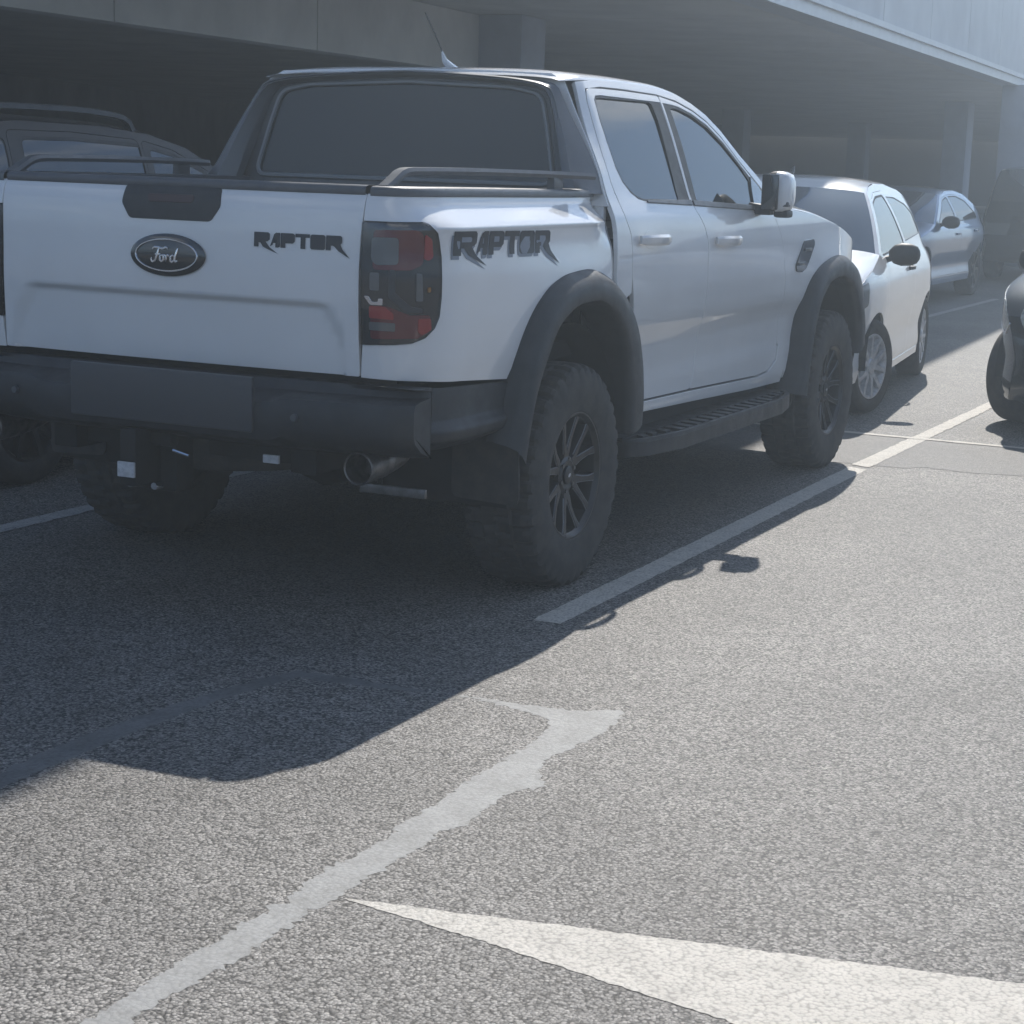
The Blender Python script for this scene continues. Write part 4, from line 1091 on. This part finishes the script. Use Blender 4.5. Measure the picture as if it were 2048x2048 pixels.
# --- low silver blue saloon further back
coupe = dict(W=.90, wb=2.70, R=.325, rr=.23, tw=.215, zb=.24, belt=.92, arch=.04,
    prof=[(.18, -.06), (.30, -.02), (.42, -.035), (.60, -.008), (.74, .004), (.84, -.012), (.92, -.05), (1.05, -.10), (1.20, -.18), (1.34, -.27)],
    taper=[(-.95, -.20), (-.6, -.06), (-.1, 0), (2.3, 0), (2.9, -.05), (3.3, -.16), (3.5, -.27)],
    top=[('front_bumper', 'paint', [(3.36, .22, 0, .18), (3.46, .40, 0, .18), (3.42, .58, 0, .18), (3.32, .66, 0, .18)]),
         ('bonnet', 'paint', [(3.32, .66, 0, .18), (3.0, .76, .04, .16), (2.5, .86, .05, .14), (2.18, .92, .05, .15)]),
         ('windscreen', 'glass', [(2.18, .92, .05, .15), (1.85, 1.08, .05, .14), (1.55, 1.20, .045, .10), (1.40, 1.25, .045, .08)]),
         ('roof', 'paint', [(1.40, 1.25, .045, .08), (1.05, 1.30, .045, .03), (.55, 1.305, .045, 0), (.15, 1.26, .04, -.02)]),
         ('rear_window', 'glass', [(.15, 1.26, .04, -.02), (-.20, 1.13, .035, -.05), (-.52, .985, .03, -.08)]),
         ('boot', 'paint', [(-.52, .985, .03, -.08), (-.72, .955, .03, -.09), (-.86, .93, .02, -.10), (-.91, .80, 0, -.10), (-.92, .66, 0, -.10)]),
         ('rear_bumper', 'paint', [(-.92, .66, 0, -.10), (-.93, .50, 0, -.10), (-.88, .32, 0, -.10), (-.82, .25, 0, -.10)])],
    doors=[dict(out=fillet([(2.02, .32), (2.12, .45), (2.16, .78), (2.10, .90), (1.42, 1.215), (1.06, 1.26), (1.02, .9), (1.04, .32)], .04, 4), win=fillet([(2.0, .935), (1.42, 1.185), (1.12, 1.225), (1.09, .95)], .03, 4), handle=(1.10, .80)),
           dict(out=fillet([(1.02, .32), (1.0, .9), (1.04, 1.26), (.60, 1.265), (.20, 1.205), (-.22, 1.02), (-.30, .85), (-.05, .62), (.36, .44), (.42, .32)], .04, 4), win=fillet([(1.03, .955), (1.06, 1.228), (.60, 1.232), (.24, 1.175), (-.10, 1.01), (-.10, .975)], .03, 4), handle=(.10, .82))],
    mirror=(1.93, .93), mirror_mat='plastic', rim=(7, False, 0), rim_mat='rim')
silver_blue = material('silver_blue_paint', (.24, .31, .42), .28, metal=.5, coat=1.0, var=.06, var_scale=4)
make_car('saloon_car', 'low silver blue saloon parked under the building behind the white hatchback', silver_blue, coupe, (-2.33, 18.1, 0), math.pi)

# --- dark estate on the left, with roof rails
estate = dict(W=.90, wb=2.65, R=.33, rr=.225, tw=.215, zb=.26, belt=1.08, arch=.05,
    prof=[(.2, -.06), (.32, -.015), (.5, -.02), (.66, .0), (.85, .004), (1.0, -.02), (1.09, -.05), (1.25, -.09), (1.42, -.145), (1.55, -.20), (1.66, -.26)],
    taper=[(-.95, -.16), (-.6, -.04), (0, 0), (2.4, 0), (2.9, -.04), (3.2, -.13), (3.45, -.27)],
    top=[('front_bumper', 'paint', [(3.28, .24, 0, .18), (3.38, .45, 0, .18), (3.34, .72, 0, .18), (3.26, .86, 0, .18)]),
         ('bonnet', 'paint', [(3.26, .86, 0, .18), (3.0, .94, .03, .16), (2.6, 1.02, .05, .14), (2.32, 1.06, .05, .16)]),
         ('windscreen', 'glass', [(2.32, 1.06, .05, .16), (1.90, 1.28, .04, .14), (1.62, 1.43, .035, .10), (1.42, 1.525, .03, .07)]),
         ('roof', 'paint', [(1.42, 1.525, .03, .07), (1.15, 1.585, .04, .03), (.8, 1.615, .04, 0), (.2, 1.625, .04, 0), (-.4, 1.60, .04, 0), (-.62, 1.575, .04, -.02)]),
         ('rear_window', 'glass', [(-.62, 1.575, .04, -.02), (-.74, 1.38, .02, -.05), (-.82, 1.14, .0, -.07)]),
         ('tailgate', 'paint', [(-.82, 1.14, 0, -.07), (-.86, .95, 0, -.08), (-.88, .66, 0, -.08)]),
         ('rear_bumper', 'plastic', [(-.88, .66, 0, -.08), (-.92, .50, 0, -.08), (-.88, .34, 0, -.08), (-.8, .27, 0, -.08)])],
    doors=[dict(out=fillet([(2.08, .36), (2.18, .50), (2.20, .95), (2.12, 1.07), (1.55, 1.415), (1.30, 1.515), (1.06, 1.56), (1.00, 1.0), (1.02, .36)], .04, 4), win=fillet([(2.05, 1.09), (1.50, 1.405), (1.28, 1.482), (1.11, 1.512), (1.07, 1.10)], .03, 4), handle=(1.08, .98)),
           dict(out=fillet([(1.0, .36), (.98, 1.0), (1.04, 1.56), (.55, 1.585), (.08, 1.585), (.0, 1.15), (.05, .85), (.40, .55), (.46, .36)], .04, 4), win=fillet([(1.01, 1.105), (1.05, 1.522), (.55, 1.542), (.17, 1.540), (.08, 1.12)], .03, 4), handle=(.15, 1.0))],
    quarter=[[(-.02, 1.14), (.055, 1.545), (-.42, 1.525), (-.62, 1.44), (-.66, 1.20)]],
    mirror=(2.0, 1.06), mirror_mat='plastic', rim=(5, True, .2), rim_mat='rim', sill_mat='plastic')
dark_blue = material('dark_grey_blue_paint', (.008, .009, .011), .45, coat=.12, coat_rough=.1, var=.1, var_scale=5)
est, S_e = make_car('estate_car', 'dark estate car with roof rails parked on the left of the pickup', dark_blue, estate, (-2.80, .50, 0), 0)
for mir in (False, True):
    mb = MB(); path = resample([(.66, -.50, 1.625), (.665, -.44, 1.672), (.665, -.2, 1.685), (.655, .5, 1.690), (.655, .92, 1.672), (.66, 1.0, 1.650), (.665, 1.04, 1.60)], 30)
    mb.sweep(path, [(-.016, -.013), (.016, -.013), (.018, .008), (.0, .014), (-.018, .008)]); mb.build('roof_rail', 'satin', est, mirror=mir)

# --- dark hatchback at the right edge, nose towards the camera
hatch2 = dict(hatch); hatch2.update(W=.880, rim=(5, False, 0), rim_mat='rim', mirror_mat='plastic', R=.305, rr=.21, steer=R(-15))
black_paint = material('black_green_paint', (.016, .020, .021), .25, coat=1.0, var=.1, var_scale=5)
dk, S_d = make_car('hatchback_car', 'black hatchback cut off by the right edge of the picture, nose towards the camera', black_paint, hatch2, (2.49, 8.24, 0), math.pi - R(5.5))
hl = material('headlight_glass', (.55, .54, .46), .12, coat=1.0, var=.6, var_scale=18)
for mir in (False, True):
    panel('headlight', dk, hl, fillet([(2.74, .69), (3.06, .60), (3.15, .66), (3.02, .785), (2.78, .865)], .04, 3), S_d, lift=.004, su=.06, sz=.04, depth=.006, mirror=mir)
    panel('headlight_rim', dk, 'chrome', fillet([(2.72, .675), (3.07, .585), (3.16, .655), (3.155, .665), (3.06, .600), (2.73, .69)], .01, 2), S_d, lift=.006, su=.06, sz=.04, depth=.004, mirror=mir)
for s in (-1, 1):
    panel('headlight_lens', dk, hl, fillet([(s * .36, .64), (s * .56, .61), (s * .63, .70), (s * .60, .79), (s * .42, .76)], .04, 3), nose(S_d), lift=.010, su=.05, sz=.03, depth=.015)
mb = MB(); mb.box(-.42, .42, 3.26, 3.372, .40, .55, .03); mb.build('front_grille', 'plastic', dk)
# --- far dark car deep under the building
make_car('estate_car', 'dark car half hidden behind the silver blue saloon at the far end', black_paint, estate, (-1.35, 22.6, 0), 0)

# =================================================================== GROUND
def asphalt(name, lo, mid, hi, cell, bumpk, patch=.25):
    m = bpy.data.materials.new(name); m.use_nodes = True
    nt = m.node_tree; b = nt.nodes['Principled BSDF']; b.inputs['Roughness'].default_value = .62
    b.inputs['Specular IOR Level'].default_value = .32
    geo = nt.nodes.new('ShaderNodeNewGeometry')
    def vor(sc, feat='F1'):
        v = nt.nodes.new('ShaderNodeTexVoronoi'); v.feature = feat; v.inputs['Scale'].default_value = sc; v.inputs['Randomness'].default_value = 1
        nt.links.new(geo.outputs['Position'], v.inputs['Vector']); return v
    def noise(sc, det=4, rough=.6):
        n = nt.nodes.new('ShaderNodeTexNoise'); n.inputs['Scale'].default_value = sc; n.inputs['Detail'].default_value = det; n.inputs['Roughness'].default_value = rough
        nt.links.new(geo.outputs['Position'], n.inputs['Vector']); return n
    v1 = vor(cell); v2 = vor(cell * 2.1)
    sep = nt.nodes.new('ShaderNodeSeparateColor'); nt.links.new(v1.outputs['Color'], sep.inputs[0])
    rp = nt.nodes.new('ShaderNodeValToRGB'); e = rp.color_ramp.elements
    e[0].position = 0; e[0].color = (*lo, 1); e[1].position = 1; e[1].color = (*hi, 1)
    k = e.new(.16); k.color = (*[c * .62 for c in mid], 1); k = e.new(.50); k.color = (*mid, 1)
    k = e.new(.85); k.color = (*[(a + b_) / 2 for a, b_ in zip(mid, hi)], 1)
    nt.links.new(sep.outputs[0], rp.inputs[0])
    # bitumen between the stones
    mr = nt.nodes.new('ShaderNodeMapRange'); mr.inputs['From Min'].default_value = .50; mr.inputs['From Max'].default_value = .80
    nt.links.new(v1.outputs['Distance'], mr.inputs['Value'])
    mx = nt.nodes.new('ShaderNodeMix'); mx.data_type = 'RGBA'; mx.inputs['B'].default_value = (*[c * .9 for c in lo], 1)
    nt.links.new(mr.outputs[0], mx.inputs['Factor']); nt.links.new(rp.outputs[0], mx.inputs['A'])
    # fine grit
    s2 = nt.nodes.new('ShaderNodeSeparateColor'); nt.links.new(v2.outputs['Color'], s2.inputs[0])
    m2 = nt.nodes.new('ShaderNodeMapRange'); m2.inputs['To Min'].default_value = .72; m2.inputs['To Max'].default_value = 1.28; nt.links.new(s2.outputs[1], m2.inputs['Value'])
    # broad stains and wear
    n1 = noise(.7, 6, .65); m3 = nt.nodes.new('ShaderNodeMapRange'); m3.inputs['From Min'].default_value = .32; m3.inputs['From Max'].default_value = .68; m3.inputs['To Min'].default_value = 1 - patch; m3.inputs['To Max'].default_value = 1 + patch * .6
    nt.links.new(n1.outputs['Fac'], m3.inputs['Value'])
    n3 = noise(9, 5, .7); m4 = nt.nodes.new('ShaderNodeMapRange'); m4.inputs['From Min'].default_value = .3; m4.inputs['From Max'].default_value = .7; m4.inputs['To Min'].default_value = .86; m4.inputs['To Max'].default_value = 1.12
    nt.links.new(n3.outputs['Fac'], m4.inputs['Value'])
    mu = nt.nodes.new('ShaderNodeMath'); mu.operation = 'MULTIPLY'; nt.links.new(m2.outputs[0], mu.inputs[0]); nt.links.new(m3.outputs[0], mu.inputs[1])
    # old oil drips and tyre scuffs
    n5 = noise(2.6, 7, .7); m5 = nt.nodes.new('ShaderNodeMapRange'); m5.inputs['From Min'].default_value = .60; m5.inputs['From Max'].default_value = .70; m5.inputs['To Min'].default_value = 1.0; m5.inputs['To Max'].default_value = .80
    nt.links.new(n5.outputs['Fac'], m5.inputs['Value'])
    mu0 = nt.nodes.new('ShaderNodeMath'); mu0.operation = 'MULTIPLY'; nt.links.new(mu.outputs[0], mu0.inputs[0]); nt.links.new(m5.outputs[0], mu0.inputs[1])
    mu2 = nt.nodes.new('ShaderNodeMath'); mu2.operation = 'MULTIPLY'; nt.links.new(mu0.outputs[0], mu2.inputs[0]); nt.links.new(m4.outputs[0], mu2.inputs[1])
    mm = nt.nodes.new('ShaderNodeMix'); mm.data_type = 'RGBA'; mm.blend_type = 'MULTIPLY'; mm.inputs['Factor'].default_value = 1
    nt.links.new(mx.outputs['Result'], mm.inputs['A']); nt.links.new(mu2.outputs[0], mm.inputs['B'])
    nt.links.new(mm.outputs['Result'], b.inputs['Base Color'])
    # stones stand a little proud
    inv = nt.nodes.new('ShaderNodeMath'); inv.operation = 'SUBTRACT'; inv.inputs[0].default_value = 1; nt.links.new(v1.outputs['Distance'], inv.inputs[1])
    ad = nt.nodes.new('ShaderNodeMath'); ad.operation = 'MULTIPLY_ADD'; nt.links.new(sep.outputs[1], ad.inputs[0]); ad.inputs[1].default_value = .8; nt.links.new(inv.outputs[0], ad.inputs[2])
    bu = nt.nodes.new('ShaderNodeBump'); bu.inputs['Strength'].default_value = bumpk; bu.inputs['Distance'].default_value = .003
    nt.links.new(ad.outputs[0], bu.inputs['Height']); nt.links.new(bu.outputs[0], b.inputs['Normal'])
    return m
MAT['asphalt'] = asphalt('worn_asphalt', (.038, .036, .034), (.205, .194, .178), (.34, .320, .292), 128, .62)
MAT['asphalt2'] = asphalt('newer_asphalt', (.06, .058, .055), (.150, .143, .134), (.24, .228, .214), 200, .4, .15)
def over_stones(m, cell, dark, bumpk):
    nt = m.node_tree; b = nt.nodes['Principled BSDF']
    geo = nt.nodes.new('ShaderNodeNewGeometry'); v = nt.nodes.new('ShaderNodeTexVoronoi'); v.inputs['Scale'].default_value = cell
    nt.links.new(geo.outputs['Position'], v.inputs['Vector'])
    mr = nt.nodes.new('ShaderNodeMapRange'); mr.inputs['From Min'].default_value = .45; mr.inputs['From Max'].default_value = .85; mr.inputs['To Min'].default_value = 1; mr.inputs['To Max'].default_value = dark
    nt.links.new(v.outputs['Distance'], mr.inputs['Value'])
    mx = nt.nodes.new('ShaderNodeMix'); mx.data_type = 'RGBA'; mx.blend_type = 'MULTIPLY'; mx.inputs['Factor'].default_value = 1
    nt.links.new(b.inputs['Base Color'].links[0].from_socket, mx.inputs['A']); nt.links.new(mr.outputs[0], mx.inputs['B']); nt.links.new(mx.outputs['Result'], b.inputs['Base Color'])
    iv = nt.nodes.new('ShaderNodeMath'); iv.operation = 'SUBTRACT'; iv.inputs[0].default_value = 1; nt.links.new(v.outputs['Distance'], iv.inputs[1])
    bu = nt.nodes.new('ShaderNodeBump'); bu.inputs['Strength'].default_value = bumpk; bu.inputs['Distance'].default_value = .003
    nt.links.new(iv.outputs[0], bu.inputs['Height']); nt.links.new(bu.outputs[0], b.inputs['Normal'])
    return m
MAT['sealant'] = material('grey_sealant', (.27, .27, .26), .66, var=.3, var_scale=9, col2=(.20, .20, .19), bump=.8, bump_scale=90)
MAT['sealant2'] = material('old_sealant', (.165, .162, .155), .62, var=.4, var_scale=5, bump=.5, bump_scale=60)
def paint_mat(name, base, wear):
    m = material(name, base, .7, var=.18, var_scale=12, bump=.35, bump_scale=180)
    nt = m.node_tree; b = nt.nodes['Principled BSDF']
    # paint worn off the tops of stones
    geo = nt.nodes.new('ShaderNodeNewGeometry'); n = nt.nodes.new('ShaderNodeTexNoise'); n.inputs['Scale'].default_value = 26; n.inputs['Detail'].default_value = 8; n.inputs['Roughness'].default_value = .75
    nt.links.new(geo.outputs['Position'], n.inputs['Vector'])
    r = nt.nodes.new('ShaderNodeMapRange'); r.inputs['From Min'].default_value = wear; r.inputs['From Max'].default_value = wear + .05
    nt.links.new(n.outputs['Fac'], r.inputs['Value'])
    mx = nt.nodes.new('ShaderNodeMix'); mx.data_type = 'RGBA'; mx.inputs['B'].default_value = (.13, .125, .12, 1)
    src = b.inputs['Base Color'].links[0].from_socket
    nt.links.new(src, mx.inputs['A']); nt.links.new(r.outputs[0], mx.inputs['Factor']); nt.links.new(mx.outputs['Result'], b.inputs['Base Color'])
    return m
MAT['line'] = paint_mat('white_road_paint', (.53, .495, .435), .64)
MAT['line2'] = paint_mat('worn_road_paint', (.44, .42, .39), .58)
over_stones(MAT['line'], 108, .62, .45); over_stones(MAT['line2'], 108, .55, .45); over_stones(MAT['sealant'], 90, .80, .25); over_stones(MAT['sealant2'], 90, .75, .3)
def sheet(name, poly, z, mat, jag=0.0, step=.03):
    lp = dens(poly, step)
    if area(lp) < 0: lp.reverse()
    if jag > 0:
        rnd = random.Random(len(lp)); lp = [(x + rnd.gauss(0, jag), y + rnd.gauss(0, jag)) for x, y in lp]
    V2, F, bl = triangulate([lp], 0, 0)
    o = mesh(name, [(x, y, z) for x, y in V2], [tuple(f) for f in F], mat, None, False); o['kind'] = 'structure'; o['label'] = SHEET_LABELS.pop(0); return o
SHEET_LABELS = ['smoother resurfaced asphalt strip between the two rows of bays', 'white bay line along the right side of the pickup', 'white bay line continuing between the white and black hatchbacks', 'white bay line between the pickup and the dark estate', 'thin white line across the ends of the bays', 'worn bay line beside the silver blue saloon', 'pale grey crack sealant strip running across the sunlit asphalt', 'faint old sealant strip in the shadow behind the pickup', 'large white painted arrow head in the lower right foreground', 'pale floor added under the building to bounce light onto the soffit']
g = mesh('ground', [(-600, -500, 0), (600, -500, 0), (600, 700, 0), (-600, 700, 0)], [(0, 1, 2, 3)], 'asphalt', None, False); g['kind'] = 'structure'; g['label'] = 'coarse worn grey asphalt of the car park'
sheet('resurfaced_strip', [(-6, 3.42), (.9, 3.44), (1.15, 3.465), (1.33, 3.455), (1.44, 3.56), (1.66, 3.53), (1.94, 3.60), (3.0, 3.55), (8, 3.6), (8, 4.60), (-6, 4.60)], .0015, 'asphalt2', .006, .06)
sheet('painted_bay_line', [(1.095, -.577), (1.198, -.577), (1.190, 3.30), (1.085, 3.34)], .0015, 'line', .0018, .03)
sheet('painted_bay_line', [(1.080, 3.41), (1.185, 3.37), (1.20, 6.2), (1.205, 9.6), (1.115, 9.6), (1.11, 6.2)], .003, 'line', .003, .03)
sheet('painted_bay_line', [(-1.405, -.577), (-1.305, -.577), (-1.305, 9.6), (-1.405, 9.6)], .003, 'line2', .003, .04)
sheet('painted_cross_line', [(-6, 4.575), (8, 4.575), (8, 4.640), (-6, 4.640)], .0045, 'line', .003, .03)
sheet('painted_bay_line', [(-1.10, 11.5), (-1.01, 11.5), (-1.01, 17.6), (-1.10, 17.6)], .0015, 'line2', .003, .05)
SLp = [(1.349, -1.517), (1.494, -1.546), (1.628, -1.588), (1.667, -1.762), (1.674, -1.86), (1.668, -2.01), (1.663, -2.153), (1.671, -2.295), (1.672, -2.433), (1.673, -2.564), (1.691, -2.629), (1.682, -2.719), (1.666, -2.823), (1.668, -2.923), (1.683, -3.0), (1.683, -3.104), (1.674, -3.188), (1.679, -3.29), (1.671, -3.368), (1.678, -3.442), (1.675, -3.512), (1.677, -3.576), (1.675, -3.641), (1.681, -3.75), (1.67, -4.6), (1.67, -6.0)]
SRp = [(1.20, -1.515), (1.333, -1.503), (1.47, -1.498), (1.64, -1.479), (1.763, -1.403), (1.79, -1.47), (1.799, -1.539), (1.792, -1.686), (1.781, -1.795), (1.764, -1.888), (1.775, -1.993), (1.853, -2.113), (1.812, -2.153), (1.791, -2.223), (1.795, -2.36), (1.809, -2.457), (1.77, -2.532), (1.784, -2.624), (1.772, -2.726), (1.779, -2.814), (1.768, -2.909), (1.771, -2.97), (1.761, -3.059), (1.766, -3.145), (1.757, -3.217), (1.767, -3.304), (1.757, -3.38), (1.753, -3.451), (1.751, -3.502), (1.736, -3.543), (1.747, -3.599), (1.758, -3.70), (1.75, -4.6), (1.75, -6.0)]
sheet('crack_sealant', SLp + list(reversed(SRp)), .0006, 'sealant', .006, .014)
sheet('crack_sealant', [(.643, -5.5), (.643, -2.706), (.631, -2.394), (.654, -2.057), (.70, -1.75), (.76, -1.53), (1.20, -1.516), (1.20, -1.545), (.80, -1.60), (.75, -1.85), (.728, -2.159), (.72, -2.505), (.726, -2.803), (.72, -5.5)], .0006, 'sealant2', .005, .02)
sheet('painted_arrow', [(1.782, -2.977), (2.414, -2.840), (3.127, -2.690), (4.30, -2.445), (4.30, -2.80), (7.0, -2.72), (7.0, -3.05), (4.30, -3.05), (4.30, -3.40), (2.70, -3.128), (2.103, -3.024)], .0012, 'line', .0022, .016)

# =================================================================== BUILDING OVER THE CAR PARK
MAT['concrete'] = material('beige_concrete', (.80, .775, .72), .85, var=.18, var_scale=1.1, bump=.3, bump_scale=40)
MAT['concrete_d'] = material('grey_concrete', (.46, .45, .43), .9, var=.25, var_scale=.8, bump=.3, bump_scale=30)
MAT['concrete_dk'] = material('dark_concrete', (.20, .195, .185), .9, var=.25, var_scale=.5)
MAT['cladding'] = material('pale_metal_cladding', (.55, .57, .60), .45, var=.06, var_scale=1.5, rough_var=.08)
MAT['trim'] = material('white_metal_trim', (.70, .72, .75), .35, metal=.0, var=.1, var_scale=6)
MAT['column'] = material('blue_grey_column', (.42, .46, .54), .6, var=.15, var_scale=2)
bld = thing('parking_building', 'large building on columns above the parking bays, pale cladding and beige soffit', 'building', (-10, 20, 0))
def bpart(mb, name, mat, **k):
    mb.v = [(v[0] + 10, v[1] - 20, v[2]) for v in mb.v]; return mb.build(name, mat, bld, **k)
fx = lambda y: -1.75 - .053 * (y - 8)
ZS, ZT = 3.0, 8.9
ys = [1.0 + 2.9 * k for k in range(30)]
for a, b_ in zip(ys, ys[1:]):
    for z0, z1 in ((ZS + .17, 6.2), (6.2, ZT)):
        mb = MB(); g_ = .008
        pl = [(fx(a + g_), a + g_), (fx(b_ - g_), b_ - g_), (fx(b_) - .06, b_ - g_), (fx(a) - .06, a + g_)]
        mb.prism(pl, z0 + g_, z1 - g_, 'z'); bpart(mb, 'cladding_panel', 'cladding', smooth=False)
y0, y1 = ys[0], ys[-1]
mb = MB(); mb.prism([(fx(y0) + .03, y0), (fx(y1) + .03, y1), (fx(y1) - .30, y1), (fx(y0) - .30, y0)], ZS - .02, ZS + .155, 'z'); bpart(mb, 'fascia_trim', 'trim', smooth=False)
mb = MB(); mb.prism([(fx(y0) + .075, y0), (fx(y1) + .075, y1), (fx(y1) + .02, y1), (fx(y0) + .02, y0)], ZS + .10, ZS + .165, 'z'); bpart(mb, 'drip_edge', 'trim', smooth=False)
mb = MB(); mb.prism([(fx(y0) - .05, y0), (fx(y1) - .05, y1), (-42, y1), (-42, y0)], ZS + .20, ZT - .05, 'z'); bpart(mb, 'upper_storeys', 'concrete_d', smooth=False)
sheet('bounce_floor', [(fx(1) - .9, 1.2), (fx(86) - .9, 86), (-41.5, 86), (-41.5, 1.2)], .0015, material('pale_bounce_floor', (.46, .45, .43), .8, var=.25, var_scale=.6), 0, 4.0)  # added pale floor that bounces light up onto the soffit
# soffit boards
k = 0; yy = y0
while yy < y1:
    b_ = min(y1, yy + 5.8); mb = MB()
    mb.prism([(fx(yy) - .28, yy + .01), (fx(b_) - .28, b_ - .01), (-41.9, b_ - .01), (-41.9, yy + .01)], ZS + .0, ZS + .10, 'z'); bpart(mb, 'soffit_panel', 'concrete', smooth=False); yy = b_
# downstand wall of precast panels
wx = lambda y: -4.87 - .079 * (y - 3.8)
seams = [1.1, 2.2, 5.12, 8.3, 12.3]
for a, b_ in zip(seams, seams[1:]):
    mb = MB(); mb.prism([(wx(a), a + .008), (wx(b_), b_ - .008), (wx(b_) - .2, b_ - .008), (wx(a) - .2, a + .008)], 2.40, 2.99, 'z'); bpart(mb, 'wall_panel', 'concrete', smooth=False)
# columns
for cx_, cy_, w_, d_ in ((-5.285, 12.3, .53, .6), (-2.72, 26.7, .50, .62), (-5.5, 34.6, .5, .6), (-3.3, 40, .5, .6), (-5.1, 1.5, .5, .5), (-13, 30, .6, .6), (-13, 42, .6, .6), (-13, 54, .6, .6), (-21, 40, .6, .6), (-21, 56, .6, .6), (-9, 66, .6, .6)):
    mb = MB(); mb.box(cx_ - w_ / 2, cx_ + w_ / 2, cy_ - d_ / 2, cy_ + d_ / 2, 0, 2.995, .015); bpart(mb, 'column', 'column')
# back walls deep inside
def wall(pts, z1, name, mat, z0=0):
    for (ax, ay), (bx_, by_) in zip(pts, pts[1:]):
        d = Vector((bx_ - ax, by_ - ay)).normalized(); n = Vector((-d.y, d.x)) * .2
        mb = MB(); mb.prism([(ax, ay), (bx_, by_), (bx_ + n.x, by_ + n.y), (ax + n.x, ay + n.y)], z0, z1, 'z'); bpart(mb, name, mat, smooth=False)
wall([(-22.5, 1.2), (-24.4, 26.5), (-32, 47), (-33, 60)], 3.06, 'back_wall', 'concrete_d')
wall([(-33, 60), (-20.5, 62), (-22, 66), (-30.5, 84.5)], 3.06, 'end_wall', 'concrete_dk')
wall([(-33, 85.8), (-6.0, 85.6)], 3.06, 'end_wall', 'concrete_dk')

# =================================================================== AIR: thin volume added to stand in for lens glare
hz = MB(); hz.box(-640, 640, -540, 740, -1.0, 9.2)
vm = bpy.data.materials.new('lens_glare_haze'); vm.use_nodes = True
vt = vm.node_tree
for n in list(vt.nodes): vt.nodes.remove(n)
vo = vt.nodes.new('ShaderNodeOutputMaterial'); vp = vt.nodes.new('ShaderNodeVolumePrincipled')
vp.inputs['Color'].default_value = (.77, .895, 1.0, 1); vp.inputs['Density'].default_value = .0115; vp.inputs['Anisotropy'].default_value = .68
vt.links.new(vp.outputs[0], vo.inputs['Volume'])
glare_haze = hz.build('glare_haze', vm, None, smooth=False); glare_haze['kind'] = 'stuff'; glare_haze['label'] = 'thin bright haze added in place of lens glare over the whole car park'; glare_haze['category'] = 'glare_haze'
